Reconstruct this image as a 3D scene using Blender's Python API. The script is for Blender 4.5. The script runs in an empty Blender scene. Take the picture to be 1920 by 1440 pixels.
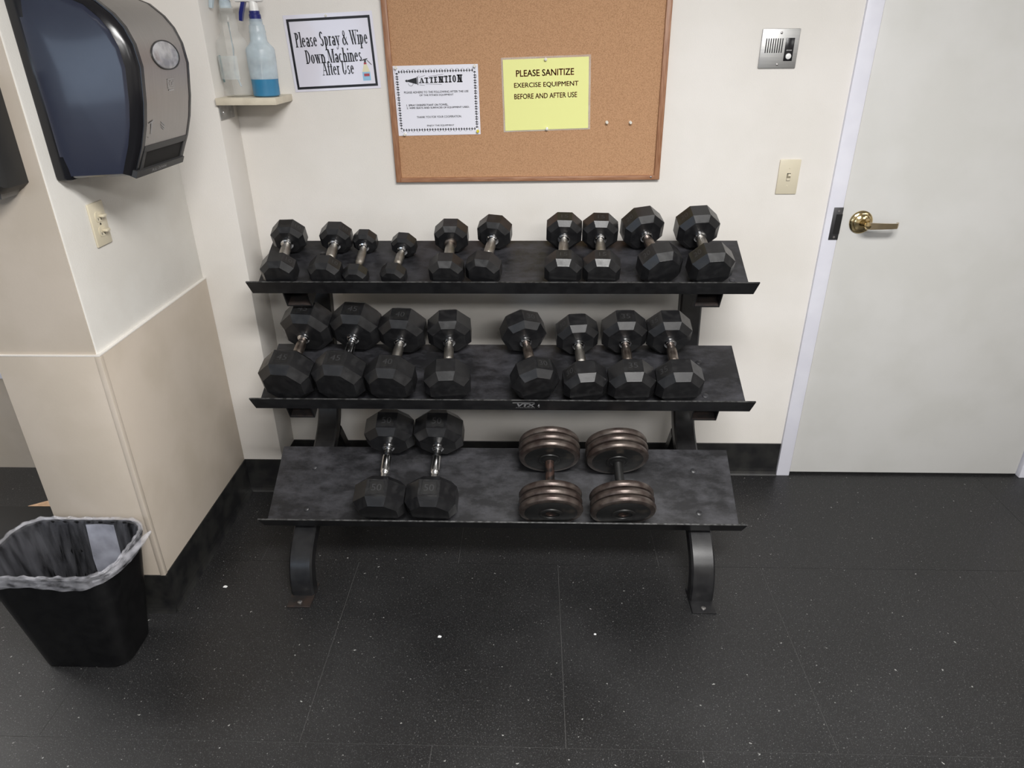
import bpy, bmesh, math, random
from mathutils import Vector, Matrix
random.seed(7)
S = bpy.context.scene
COL = S.collection
PI = math.pi

# ------------------------------------------------------------------ camera
cd = bpy.data.cameras.new('camera'); cam = bpy.data.objects.new('camera', cd); COL.objects.link(cam)
CR = Vector((0.99954562, 0.02905579, -0.00801931))
CU = Vector((-0.0058291, 0.4473599, 0.89433503))
CF = Vector((-0.02957312, 0.89388192, -0.447326))
cam.matrix_world = Matrix(((CR.x, CU.x, -CF.x, 0.0), (CR.y, CU.y, -CF.y, -2.5056),
                           (CR.z, CU.z, -CF.z, 1.6749), (0, 0, 0, 1)))
cd.sensor_width = 36.0; cd.lens = 1303.77 * 36.0 / 1920.0; cd.clip_start = 0.02
S.camera = cam

# ------------------------------------------------------------------ world, lamps, exposure
w = bpy.data.worlds.new('world'); S.world = w; w.use_nodes = True
w.node_tree.nodes['Background'].inputs[0].default_value = (0.8, 0.86, 1.0, 1)
w.node_tree.nodes['Background'].inputs[1].default_value = 0.15

def area(name, loc, sx, sy, power, col, rot=(0, 0, 0)):
    l = bpy.data.lights.new(name, 'AREA'); l.shape = 'RECTANGLE'; l.size = sx; l.size_y = sy
    l.energy = power; l.color = col
    o = bpy.data.objects.new(name, l); COL.objects.link(o); o.location = loc; o.rotation_euler = rot
    return o
WARM = (1.0, 0.985, 0.965)
COOL = (0.62, 0.78, 1.0)
area('ceiling_panel_light', (0.48, -2.30, 2.66), 1.2, 0.6, 77, WARM)
area('ceiling_panel_light', (0.75, -4.05, 2.66), 1.2, 0.6, 50, WARM)
area('ceiling_panel_light', (3.40, -2.10, 2.66), 1.2, 0.6, 8, WARM)
area('ceiling_panel_light', (3.40, -4.05, 2.66), 1.2, 0.6, 28, WARM)
area('ceiling_panel_light', (-1.75, -4.25, 2.66), 1.2, 0.6, 3, WARM)
area('ceiling_panel_light', (-3.50, -0.55, 2.66), 1.2, 0.6, 30, WARM)
area('window_daylight', (-3.50, -6.45, 1.55), 3.0, 1.1, 20, COOL, (PI / 2, 0, 0))

S.view_settings.view_transform = 'Standard'; S.view_settings.look = 'None'
S.view_settings.gamma = 1.0; S.view_settings.use_curve_mapping = False
S.view_settings.exposure = 0.56
try:
    S.cycles.max_bounces = 8; S.cycles.transparent_max_bounces = 16
    S.cycles.caustics_reflective = False; S.cycles.caustics_refractive = False
    S.cycles.use_denoising = True
except Exception:
    pass

# ------------------------------------------------------------------ materials
def sr(r, g, b):
    f = lambda v: (v / 255.0) / 12.92 if v / 255.0 <= 0.04045 else ((v / 255.0 + 0.055) / 1.055) ** 2.4
    return (f(r), f(g), f(b), 1.0)

def mat(name, c1, rough=0.5, metal=0.0, c2=None, scale=20.0, lo=0.4, hi=0.6, detail=4.0, bump=0.0, bscale=None,
        coat=0.0, rough2=None, spec=None, stretch=None, nrough=0.5):
    m = bpy.data.materials.new(name); m.use_nodes = True
    nt = m.node_tree; n = nt.nodes; L = nt.links
    b = n['Principled BSDF']
    b.inputs['Base Color'].default_value = c1 if len(c1) == 4 else (*c1, 1)
    b.inputs['Roughness'].default_value = rough; b.inputs['Metallic'].default_value = metal
    if coat: b.inputs['Coat Weight'].default_value = coat; b.inputs['Coat Roughness'].default_value = 0.08
    if spec is not None: b.inputs['Specular IOR Level'].default_value = spec
    tc = n.new('ShaderNodeTexCoord'); src = tc.outputs['Object']
    if stretch:
        mp = n.new('ShaderNodeMapping'); mp.inputs['Scale'].default_value = stretch
        L.new(src, mp.inputs['Vector']); src = mp.outputs['Vector']
    if c2 is not None or rough2 is not None:
        t = n.new('ShaderNodeTexNoise'); t.inputs['Scale'].default_value = scale; t.inputs['Detail'].default_value = detail; t.inputs['Roughness'].default_value = nrough
        L.new(src, t.inputs['Vector'])
        mr = n.new('ShaderNodeMapRange'); mr.inputs['From Min'].default_value = lo; mr.inputs['From Max'].default_value = hi
        L.new(t.outputs['Fac'], mr.inputs['Value'])
        if c2 is not None:
            mx = n.new('ShaderNodeMix'); mx.data_type = 'RGBA'
            mx.inputs['A'].default_value = c1 if len(c1) == 4 else (*c1, 1); mx.inputs['B'].default_value = c2 if len(c2) == 4 else (*c2, 1)
            L.new(mr.outputs['Result'], mx.inputs['Factor']); L.new(mx.outputs['Result'], b.inputs['Base Color'])
        if rough2 is not None:
            m2 = n.new('ShaderNodeMapRange'); m2.inputs['To Min'].default_value = rough; m2.inputs['To Max'].default_value = rough2
            L.new(mr.outputs['Result'], m2.inputs['Value']); L.new(m2.outputs['Result'], b.inputs['Roughness'])
    if bump:
        t2 = n.new('ShaderNodeTexNoise'); t2.inputs['Scale'].default_value = bscale or scale; t2.inputs['Detail'].default_value = 3
        L.new(src, t2.inputs['Vector'])
        bp = n.new('ShaderNodeBump'); bp.inputs['Strength'].default_value = bump; bp.inputs['Distance'].default_value = 0.002
        L.new(t2.outputs['Fac'], bp.inputs['Height']); L.new(bp.outputs['Normal'], b.inputs['Normal'])
    return m

def thin_plastic(name, col, alpha, rough=0.15, streak=None, lo=0.6, hi=1.4):
    """thin see-through plastic: part transparent, part diffuse and glossy"""
    m = bpy.data.materials.new(name); m.use_nodes = True
    nt = m.node_tree; n = nt.nodes; L = nt.links
    b = n['Principled BSDF']; b.inputs['Base Color'].default_value = (*col, 1); b.inputs['Roughness'].default_value = rough
    b.inputs['Alpha'].default_value = 1.0
    tr = n.new('ShaderNodeBsdfTransparent'); mx = n.new('ShaderNodeMixShader')
    no = n.new('ShaderNodeTexNoise'); no.inputs['Scale'].default_value = 14; no.inputs['Detail'].default_value = 3
    tc = n.new('ShaderNodeTexCoord'); mp = n.new('ShaderNodeMapping'); L.new(tc.outputs['Object'], mp.inputs['Vector'])
    if streak: mp.inputs['Scale'].default_value = streak
    L.new(mp.outputs['Vector'], no.inputs['Vector'])
    mr = n.new('ShaderNodeMapRange'); mr.inputs['From Min'].default_value = 0.3; mr.inputs['From Max'].default_value = 0.7
    mr.inputs['To Min'].default_value = alpha * lo; mr.inputs['To Max'].default_value = min(1.0, alpha * hi)
    L.new(no.outputs['Fac'], mr.inputs['Value']); L.new(mr.outputs['Result'], mx.inputs['Fac'])
    L.new(tr.outputs[0], mx.inputs[1]); L.new(b.outputs[0], mx.inputs[2])
    L.new(mx.outputs[0], n['Material Output'].inputs['Surface'])
    return m

M = {}
M['wall'] = mat('wall_paint', sr(230, 226, 221), 0.55, c2=sr(225, 221, 215), scale=3, bump=0.18, bscale=260, spec=0.3)
M['pillar'] = mat('pillar_paint', sr(226, 224, 219), 0.5, c2=sr(219, 216, 210), scale=4, bump=0.25, bscale=200, spec=0.3)
M['wainscot'] = mat('wainscot_board', sr(198, 187, 174), 0.5, c2=sr(191, 180, 166), scale=5, bump=0.08, bscale=120, spec=0.3)
M['ceiling'] = mat('ceiling_tile', sr(235, 233, 228), 0.8)
M['door'] = mat('door_paint', sr(212, 211, 208), 0.45, c2=sr(207, 206, 202), scale=4, bump=0.05, bscale=90, spec=0.35)
M['frame'] = mat('door_frame_paint', sr(228, 228, 237), 0.4, c2=sr(222, 222, 232), scale=8, spec=0.35)
M['baseboard'] = mat('black_vinyl_cove', (0.010, 0.010, 0.011), 0.35, c2=(0.022, 0.022, 0.021), scale=14, bump=0.05)
M['seam'] = mat('dusty_seam', (0.10, 0.098, 0.096), 0.8)
M['rubber'] = mat('dumbbell_rubber', (0.0095, 0.0095, 0.0105), 0.30, c2=(0.018, 0.018, 0.019), scale=40, lo=0.45, hi=0.75, rough2=0.44, bump=0.05, bscale=160)
M['number'] = mat('number_rubber', (0.006, 0.006, 0.0065), 0.45, c2=(0.009, 0.009, 0.009), scale=60)
M['numtext'] = mat('number_raised', (0.03, 0.03, 0.032), 0.45)
M['chrome'] = mat('chrome', (0.75, 0.75, 0.76), 0.16, 1.0, c2=(0.6, 0.6, 0.6), scale=60)
M['knurl'] = mat('knurled_steel', (0.47, 0.45, 0.42), 0.34, 1.0, c2=(0.33, 0.30, 0.26), scale=30, bump=0.5, bscale=900)
M['worn'] = mat('worn_brown_steel', (0.36, 0.31, 0.27), 0.36, 1.0, c2=(0.20, 0.16, 0.14), scale=45, bump=0.3, bscale=600)
M['rack'] = mat('black_powder_coat', (0.008, 0.008, 0.009), 0.33, c2=(0.014, 0.014, 0.015), scale=30, bump=0.05, bscale=300)
M['tray'] = mat('scuffed_tray_steel', (0.011, 0.011, 0.0125), 0.36, c2=(0.048, 0.048, 0.056), scale=7, lo=0.43, hi=0.70, detail=15, nrough=0.74, rough2=0.56, bump=0.05, bscale=200, stretch=(1.0, 2.0, 2.0))
M['edge'] = mat('worn_lip_edge', (0.10, 0.10, 0.10), 0.4, 0.4, c2=(0.03, 0.03, 0.03), scale=70)
M['tubelit'] = mat('tube_floor_lit', (0.022, 0.020, 0.020), 0.5, c2=(0.040, 0.030, 0.027), scale=40)  # paler than the rack: light in the tube put into the colour, plus rust tint
M['rustplate'] = mat('rusty_foot_plate', (0.014, 0.013, 0.013), 0.45, c2=(0.032, 0.022, 0.018), scale=26, lo=0.4, hi=0.65)
M['iron'] = mat('rusty_cast_iron', (0.060, 0.043, 0.038), 0.33, 0.55, c2=(0.135, 0.112, 0.098), scale=26, lo=0.38, hi=0.68, detail=8, bump=0.25, bscale=70)
M['ironblack'] = mat('flaked_black_iron', (0.010, 0.010, 0.010), 0.45, c2=(0.055, 0.045, 0.036), scale=22, lo=0.55, hi=0.78, detail=8, bump=0.25, bscale=60)
M['ironbar'] = mat('rusty_bar', (0.075, 0.045, 0.036), 0.38, 0.5, c2=(0.02, 0.017, 0.016), scale=60, lo=0.45, hi=0.6, detail=6, bump=0.2, bscale=150)
M['cork'] = mat('cork', sr(190, 149, 114), 0.85, c2=sr(158, 119, 88), scale=330, lo=0.40, hi=0.74, detail=6, bump=0.3, bscale=300, spec=0.2)
M['wood'] = mat('oak_frame', sr(166, 122, 92), 0.45, c2=sr(142, 98, 70), scale=18, stretch=(14, 14, 1), detail=6)
M['woodh'] = mat('oak_frame_rail', sr(166, 122, 92), 0.45, c2=sr(142, 98, 70), scale=18, stretch=(1, 14, 14), detail=6)
M['paper'] = mat('white_paper', sr(230, 230, 240), 0.4, spec=0.4)
M['laminate'] = mat('laminated_white', sr(226, 224, 236), 0.20, bump=0.22, bscale=9, coat=0.6)
M['yellow'] = mat('yellow_paper', sr(234, 236, 156), 0.35, spec=0.4)
M['ink'] = mat('black_ink', (0.012, 0.012, 0.016), 0.35)
M['grayink'] = mat('grey_ink', (0.05, 0.05, 0.055), 0.5)
M['brownink'] = mat('brown_ink', sr(168, 84, 40), 0.5)
M['filmclear'] = thin_plastic('clear_laminate_edge', (0.85, 0.8, 0.72), 0.28, 0.1)
M['steel'] = mat('brushed_steel', (0.44, 0.425, 0.42), 0.40, 1.0, c2=(0.41, 0.395, 0.39), scale=9, stretch=(1, 60, 1), bump=0.01)
M['bluegloss'] = mat('dark_blue_gloss_plastic', (0.018, 0.021, 0.038), 0.24, c2=(0.024, 0.028, 0.048), scale=5, coat=0.4)
M['blackgloss'] = mat('black_gloss_plastic', (0.008, 0.008, 0.010), 0.22)
M['blackmatte'] = mat('black_matte_plastic', (0.02, 0.02, 0.02), 0.5)
M['slotgrey'] = mat('charcoal_plastic', (0.035, 0.035, 0.036), 0.45)
M['void'] = mat('dark_inside', (0.003, 0.003, 0.003), 0.7)
M['printgrey'] = mat('pale_grey_print', (0.42, 0.42, 0.42), 0.4)
M['windowglass'] = mat('window_lens', (0.42, 0.42, 0.44), 0.12, c2=(0.20, 0.20, 0.22), scale=22, lo=0.4, hi=0.6, coat=0.5)
M['ivory'] = mat('ivory_plastic', sr(216, 207, 184), 0.35, c2=sr(212, 203, 180), scale=9)
M['ivorydark'] = mat('ivory_slot', (0.03, 0.028, 0.022), 0.6)
M['alu'] = mat('brushed_aluminium', (0.56, 0.56, 0.55), 0.5, 1.0, c2=(0.50, 0.50, 0.50), scale=8, stretch=(1, 1, 40))
M['white'] = mat('white_plastic', sr(236, 236, 234), 0.35)
M['brass'] = mat('polished_brass', (0.78, 0.62, 0.34), 0.14, 1.0, c2=(0.72, 0.57, 0.31), scale=30)
M['brassdull'] = mat('satin_brass', (0.60, 0.49, 0.32), 0.30, 1.0, c2=(0.52, 0.43, 0.29), scale=30)
M['strike'] = mat('dark_strike', (0.10, 0.10, 0.105), 0.4, 0.8)
M['shelfpaint'] = mat('shelf_paint', sr(222, 213, 194), 0.5, c2=sr(212, 203, 184), scale=20)
M['galv'] = mat('galvanised_bracket', (0.5, 0.5, 0.5), 0.45, 0.9, c2=(0.62, 0.62, 0.62), scale=40)
M['clearbottle'] = thin_plastic('clear_bottle_plastic', (0.74, 0.76, 0.74), 0.15, 0.10)
M['frostbottle'] = thin_plastic('frosted_bottle_plastic', (0.60, 0.72, 0.80), 0.55, 0.3)
M['basebottle'] = thin_plastic('thin_bottle_base', (0.30, 0.55, 0.70), 0.10, 0.2)
M['liquid'] = mat('blue_liquid', sr(38, 128, 172), 0.2, c2=sr(34, 118, 164), scale=10)
M['label'] = thin_plastic('faded_label', (0.62, 0.66, 0.66), 0.6, 0.4)
M['teal'] = mat('teal_label_edge', sr(70, 130, 140), 0.4)
M['navy'] = mat('navy_plastic', sr(30, 38, 110), 0.3)
M['bin'] = mat('black_bin_plastic', (0.0035, 0.0035, 0.004), 0.40, spec=0.3, c2=(0.006, 0.006, 0.0065), scale=30, bump=0.06, bscale=400)
M['bag'] = thin_plastic('clear_bag_film', (0.70, 0.71, 0.80), 0.035, 0.12, (3.0, 3.0, 0.35), 0.0, 3.0)
M['bagrim'] = thin_plastic('gathered_bag_film', (0.74, 0.74, 0.80), 0.16, 0.14, (2.5, 2.5, 5.0), 0.15, 2.1)
M['bagwhite'] = thin_plastic('folded_bag_film', (0.62, 0.64, 0.75), 0.42, 0.25)
M['cardboard'] = mat('cardboard', sr(214, 178, 146), 0.8, c2=sr(196, 160, 128), scale=40)
M['mat'] = mat('dark_mat', (0.016, 0.016, 0.016), 0.55)
M['scrap'] = mat('white_scrap', sr(235, 235, 235), 0.6)
M['pinclear'] = mat('clear_pin', sr(225, 222, 212), 0.15, coat=0.5)
M['pinyellow'] = mat('yellow_pin', sr(214, 198, 60), 0.25)
M['soapgrey'] = mat('smoky_plastic', (0.16, 0.16, 0.16), 0.25)
M['redprint'] = mat('red_print', sr(176, 74, 84), 0.5)
M['blueprint'] = mat('pale_blue_print', sr(150, 196, 226), 0.5)
M['creamprint'] = mat('cream_print', sr(228, 222, 190), 0.5)
M['silverprint'] = mat('silver_print', (0.36, 0.36, 0.37), 0.45)

def floor_mat():
    m = bpy.data.materials.new('speckled_black_rubber'); m.use_nodes = True
    nt = m.node_tree; n = nt.nodes; L = nt.links; b = n['Principled BSDF']
    g = n.new('ShaderNodeNewGeometry')
    big = n.new('ShaderNodeTexNoise'); big.inputs['Scale'].default_value = 2.2; big.inputs['Detail'].default_value = 5
    L.new(g.outputs['Position'], big.inputs['Vector'])
    base = n.new('ShaderNodeMix'); base.data_type = 'RGBA'
    base.inputs['A'].default_value = (0.0098, 0.0098, 0.0102, 1); base.inputs['B'].default_value = (0.0155, 0.0155, 0.016, 1)
    mr = n.new('ShaderNodeMapRange'); mr.inputs['From Min'].default_value = 0.35; mr.inputs['From Max'].default_value = 0.68
    L.new(big.outputs['Fac'], mr.inputs['Value']); L.new(mr.outputs['Result'], base.inputs['Factor'])
    cur = base.outputs['Result']
    for sc, th, col in ((330, 0.605, (0.055, 0.055, 0.057, 1)), (210, 0.665, (0.13, 0.13, 0.13, 1)), (75, 0.725, (0.30, 0.30, 0.29, 1))):
        t = n.new('ShaderNodeTexNoise'); t.inputs['Scale'].default_value = sc; t.inputs['Detail'].default_value = 2
        L.new(g.outputs['Position'], t.inputs['Vector'])
        r = n.new('ShaderNodeMapRange'); r.inputs['From Min'].default_value = th; r.inputs['From Max'].default_value = th + 0.03
        L.new(t.outputs['Fac'], r.inputs['Value'])
        x = n.new('ShaderNodeMix'); x.data_type = 'RGBA'; x.inputs['B'].default_value = col
        L.new(cur, x.inputs['A']); L.new(r.outputs['Result'], x.inputs['Factor']); cur = x.outputs['Result']
    L.new(cur, b.inputs['Base Color'])
    r2 = n.new('ShaderNodeMapRange'); r2.inputs['To Min'].default_value = 0.36; r2.inputs['To Max'].default_value = 0.54
    L.new(mr.outputs['Result'], r2.inputs['Value']); L.new(r2.outputs['Result'], b.inputs['Roughness'])
    t = n.new('ShaderNodeTexNoise'); t.inputs['Scale'].default_value = 220
    L.new(g.outputs['Position'], t.inputs['Vector'])
    bp = n.new('ShaderNodeBump'); bp.inputs['Strength'].default_value = 0.15; bp.inputs['Distance'].default_value = 0.001
    L.new(t.outputs['Fac'], bp.inputs['Height']); L.new(bp.outputs['Normal'], b.inputs['Normal'])
    return m
M['floor'] = floor_mat()

# ------------------------------------------------------------------ mesh helpers
def link(name, me, m, parent=None, smooth=False):
    me.materials.clear(); me.materials.append(M[m])
    if smooth:
        me.polygons.foreach_set('use_smooth', [True] * len(me.polygons))
        me.set_sharp_from_angle(angle=math.radians(38))
    o = bpy.data.objects.new(name, me); COL.objects.link(o)
    if parent is not None: o.parent = parent
    return o

def B2(bm, name, m, parent=None, smooth=False):
    bmesh.ops.recalc_face_normals(bm, faces=bm.faces)
    me = bpy.data.meshes.new(name); bm.to_mesh(me); bm.free()
    return link(name, me, m, parent, smooth)

def bbox(bm, a, b, bev=0.0, seg=2):
    """box between two corners"""
    vs = [bm.verts.new((x, y, z)) for x in (a[0], b[0]) for y in (a[1], b[1]) for z in (a[2], b[2])]
    fs = [(0, 1, 3, 2), (4, 6, 7, 5), (0, 4, 5, 1), (2, 3, 7, 6), (0, 2, 6, 4), (1, 5, 7, 3)]
    nf = [bm.faces.new([vs[i] for i in f]) for f in fs]
    if bev:
        es = list({e for f in nf for e in f.edges})
        bmesh.ops.bevel(bm, geom=es, offset=bev, segments=seg, affect='EDGES', profile=0.5)
    return nf

def box(name, a, b, m, parent=None, bev=0.0, seg=2):
    bm = bmesh.new(); bbox(bm, a, b, bev, seg)
    return B2(bm, name, m, parent, smooth=bev > 0)

def loft(bm, rings, cap0=True, cap1=True, closed=True):
    vr = [[bm.verts.new(p) for p in r] for r in rings]
    n = len(rings[0])
    for i in range(len(vr) - 1):
        for j in range(n if closed else n - 1):
            k = (j + 1) % n
            bm.faces.new((vr[i][j], vr[i][k], vr[i + 1][k], vr[i + 1][j]))
    if cap0: bm.faces.new(list(reversed(vr[0])))
    if cap1: bm.faces.new(vr[-1])
    return vr

def lathe(bm, prof, axis='Z', seg=24, o=(0, 0, 0), cap0=True, cap1=True):
    """prof = [(r, t)] along the axis"""
    rings = []
    for r, t in prof:
        ring = []
        for j in range(seg):
            a = 2 * PI * j / seg; c, s = r * math.cos(a), r * math.sin(a)
            p = {'Z': (c, s, t), 'Y': (c, t, -s), 'X': (t, c, s)}[axis]
            ring.append((p[0] + o[0], p[1] + o[1], p[2] + o[2]))
        rings.append(ring)
    return loft(bm, rings, cap0, cap1)

def tube_path(bm, pts, r, seg=8, cap=True):
    rings = []
    for i, p in enumerate(pts):
        p = Vector(p); a = Vector(pts[max(0, i - 1)]); b = Vector(pts[min(len(pts) - 1, i + 1)])
        t = (b - a).normalized(); u = t.cross(Vector((0, 0, 1)))
        if u.length < 1e-3: u = t.cross(Vector((1, 0, 0)))
        u.normalize(); v = t.cross(u)
        rr = r[i] if isinstance(r, (list, tuple)) else r
        rings.append([tuple(p + u * rr * math.cos(2 * PI * k / seg) + v * rr * math.sin(2 * PI * k / seg)) for k in range(seg)])
    loft(bm, rings, cap, cap)

def prism(bm, poly, axis, t0, t1):
    """poly = list of 2-D points; extruded along the axis between t0 and t1"""
    f = {'X': lambda a, b, t: (t, a, b), 'Y': lambda a, b, t: (a, t, b), 'Z': lambda a, b, t: (a, b, t)}[axis]
    loft(bm, [[f(a, b, t) for a, b in poly] for t in (t0, t1)])

def empty(name, loc=(0, 0, 0), rot=None, label=None, cat=None, group=None):
    o = bpy.data.objects.new(name, None); COL.objects.link(o); o.empty_display_size = 0.05
    if rot is not None:
        mt = rot.to_4x4(); mt.translation = Vector(loc); o.matrix_world = mt
    else: o.location = loc
    if label: tag(o, label, cat, group)
    return o

def tag(o, label, cat, group=None):
    o['label'] = label; o['category'] = cat
    if group: o['group'] = group
    return o

def struct(o): o['kind'] = 'structure'; return o

# text: flat lettering meshes in the XZ plane (facing -Y), origin at their centre
def font_mesh(txt, width=None, height=None, off=0.0):
    c = bpy.data.curves.new('t', 'FONT'); c.body = txt; c.size = 1.0; c.resolution_u = 3
    o = bpy.data.objects.new('t', c); COL.objects.link(o)
    dg = bpy.context.evaluated_depsgraph_get()
    me = bpy.data.meshes.new_from_object(o.evaluated_get(dg), depsgraph=dg)
    bpy.data.objects.remove(o); bpy.data.curves.remove(c)
    if off:
        n0 = len(me.vertices); vs = [v.co.copy() for v in me.vertices]; fs = [list(p.vertices) for p in me.polygons]
        V, F = [], []
        for k, (dx, dy) in enumerate(((-off, 0), (off, 0), (0, off * .7), (0, -off * .7))):
            V += [(v.x + dx, v.y + dy, 0) for v in vs]; F += [[i + k * n0 for i in f] for f in fs]
        me2 = bpy.data.meshes.new('t'); me2.from_pydata(V, [], F); bpy.data.meshes.remove(me); me = me2
    return fit_mesh(me, width, height)

def fit_mesh(me, width, height):
    xs = [v.co.x for v in me.vertices]; ys = [v.co.y for v in me.vertices]
    x0, x1, y0, y1 = min(xs), max(xs), min(ys), max(ys)
    sx = width / (x1 - x0) if width else None; sy = height / (y1 - y0) if height else None
    sx = sx or sy; sy = sy or sx
    for v in me.vertices:
        v.co = ((v.co.x - (x0 + x1) / 2) * sx, 0.0, (v.co.y - (y0 + y1) / 2) * sy)
    return me

# a small drawn serif alphabet (stems, bowls, diagonals and serifs as flat pieces)
def serif_mesh(txt, width, height, T=0.13, N=0.035, slab=0.04, gap=0.09, grow=0.0):
    polys = []
    def rect(x0, y0, x1, y1): polys.append([(x0, y0), (x1, y0), (x1, y1), (x0, y1)])
    def stem(x, y0, y1, s0=True, s1=True, t=None):
        t = t or T; rect(x, y0, x + t, y1); e = t * 0.55
        if s0: rect(x - e, y0, x + t + e, y0 + slab)
        if s1 is True: rect(x - e, y1 - slab, x + t + e, y1)
        elif s1 == 'l': rect(x - e, y1 - slab, x + t, y1)
    def arc(cx, cy, rx, ry, a0, a1, t=None, n=None, k=14):
        t = t if t is not None else T; n = n if n is not None else N
        for i in range(k):
            q = []
            for (f, inner) in ((i, 0), (i + 1, 0), (i + 1, 1), (i, 1)):
                a = math.radians(a0 + (a1 - a0) * f / k)
                q.append((cx + (rx - t * inner) * math.cos(a), cy + (ry - n * inner) * math.sin(a)))
            polys.append(q)
    def diag(x0, y0, x1, y1, t): polys.append([(x0, y0), (x0 + t, y0), (x1 + t, y1), (x1, y1)])
    def ser(x, y): rect(x - T * 0.5, y, x + T * 1.3, y + slab)
    x = 0.0; glyphs = []
    for ch in txt:
        polys = []; p = polys; X = 0.66
        if ch == ' ': adv = 0.28
        elif ch == 'P': stem(.07, 0, 1); arc(.2, .75, .33, .25, -90, 90); rect(.2, 1 - N, .22, 1); adv = .56
        elif ch == 'D': stem(.07, 0, 1); arc(.2, .5, .46, .5, -90, 90, T); adv = .68
        elif ch == 'l': stem(.07, 0, 1.05, True, 'l'); adv = .27
        elif ch == 'i': stem(.07, 0, X, True, 'l'); arc(.07 + T / 2, .92, .09, .08, 0, 360, .09, .08); adv = .27
        elif ch == 'e': arc(.27, X / 2, .25, X / 2, 0, 320); rect(.08, .36, .50, .36 + N); adv = .55
        elif ch == 'c': arc(.27, X / 2, .25, X / 2, 45, 320); adv = .52
        elif ch == 'o': arc(.28, X / 2, .26, X / 2, 0, 360); adv = .57
        elif ch == 'a': arc(.24, .19, .21, .2, 20, 330); rect(.33, 0, .33 + T, .5); arc(.25, .46, .21, .2, 0, 165); rect(.33, 0, .53, slab); adv = .53
        elif ch == 's': arc(.22, .49, .18, .17, 30, 270, T * .8, N * 1.6); arc(.22, .18, .2, .18, -150, 90, T * .8, N * 1.6); adv = .44
        elif ch == 'S': arc(.29, .75, .25, .26, 25, 270, T, N * 1.5); arc(.29, .26, .27, .27, -155, 90, T, N * 1.5); adv = .6
        elif ch == 'p': stem(.07, -.3, X, True, 'l'); arc(.26, X / 2, .27, X / 2, -150, 150); adv = .57
        elif ch == 'r': stem(.07, 0, X, True, 'l'); arc(.32, .5, .16, .16, 40, 170, T * .7, N * 1.6); adv = .42
        elif ch == 'y': diag(.02, X, .24, 0, T); diag(.46, X, .16, -.26, N * 1.3); arc(.1, -.2, .1, .09, 90, 330, .06, .05); ser(.04, X - slab); ser(.42, X - slab); adv = .54
        elif ch == '&': arc(.32, .78, .17, .22, 0, 360, T * .6, N); arc(.28, .26, .26, .28, 60, 330, T, N); diag(.16, .7, .62, 0, T); diag(.42, .12, .66, .55, N); adv = .78
        elif ch == 'W': diag(.02, 1, .26, 0, T); diag(.5, 1, .27, 0, N); diag(.4, 1, .64, 0, T); diag(.92, 1, .66, 0, N); ser(.02, 1 - slab); ser(.46, 1 - slab); ser(.84, 1 - slab); adv = 1.0
        elif ch == 'w': diag(.02, X, .2, 0, T); diag(.37, X, .21, 0, N); diag(.3, X, .48, 0, T); diag(.68, X, .5, 0, N); ser(.02, X - slab); ser(.62, X - slab); adv = .78
        elif ch == 'n' or ch == 'h':
            stem(.07, 0, X if ch == 'n' else 1.05, True, 'l'); stem(.40, 0, .46, True, False); arc(.33, .44, .2, .22, 0, 150); adv = .62
        elif ch == 'M': diag(.08, 0, .08, 1, N); diag(.08, 1, .38, 0, T); diag(.73, 1, .42, 0, N); stem(.72, 0, 1); ser(.02, 0); ser(.02, 1 - slab); adv = .94
        elif ch == 'A': diag(.03, 0, .32, 1, N * 1.2); diag(.56, 0, .28, 1, T); rect(.14, .34, .5, .34 + N); ser(.02, 0); ser(.54, 0); adv = .74
        elif ch == 'f': stem(.1, 0, .88, True, False); arc(.28, .86, .18, .2, 30, 180, T, N * 1.8); rect(.0, X - slab, .36, X); adv = .36
        elif ch == 't': rect(.1, .1, .1 + T, .86); arc(.26, .13, .16, .13, 180, 330); rect(.0, X - slab, .36, X); adv = .37
        elif ch == 'U': stem(.07, .3, 1, False, True); arc(.36, .32, .29, .33, 180, 360); rect(.65 - N, .3, .65, 1); ser(.58, 1 - slab); adv = .74
        # slab capitals
        elif ch == 'T': stem(.27, 0, 1, True, False); rect(.02, 1 - slab, .65, 1); rect(.02, .72, .02 + N, 1); rect(.65 - N, .72, .65, 1); adv = .67
        elif ch == 'E': stem(.1, 0, 1); rect(.1, 0, .58, slab); rect(.1, 1 - slab, .56, 1); rect(.1, .45, .46, .45 + slab * .8); rect(.58 - N, 0, .58, .28); rect(.56 - N, .72, .56, 1); adv = .64
        elif ch == 'N': stem(.08, 0, 1); stem(.54, 0, 1); diag(.1, 1, .5, 0, T); adv = .8
        elif ch == 'I': stem(.1, 0, 1); adv = .44
        elif ch == 'O': arc(.36, .5, .33, .5, 0, 360, T, slab); adv = .73
        else: adv = .3
        for q in p: glyphs.append([(a + x, b * (1 + grow * x)) for a, b in q])
        x += adv + gap - 0.09
    vs, fs = [], []
    for q in glyphs:
        fs.append(list(range(len(vs), len(vs) + len(q)))); vs += [(a, b, 0) for a, b in q]
    me = bpy.data.meshes.new('lettering'); me.from_pydata(vs, [], fs)
    fit_mesh(me, width, height)
    return me

def flat_polys(polys):
    """polys: list of point lists in (x, z); a flat mesh facing -Y"""
    vs, fs = [], []
    for q in polys:
        fs.append(list(range(len(vs), len(vs) + len(q)))); vs += [(a, 0, b) for a, b in q]
    me = bpy.data.meshes.new('print'); me.from_pydata(vs, [], fs); return me

def put(name, me, m, parent, x, y, z, rot=None):
    o = link(name, me, m, parent); o.location = (x, y, z)
    if rot: o.rotation_euler = rot
    return o

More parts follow.
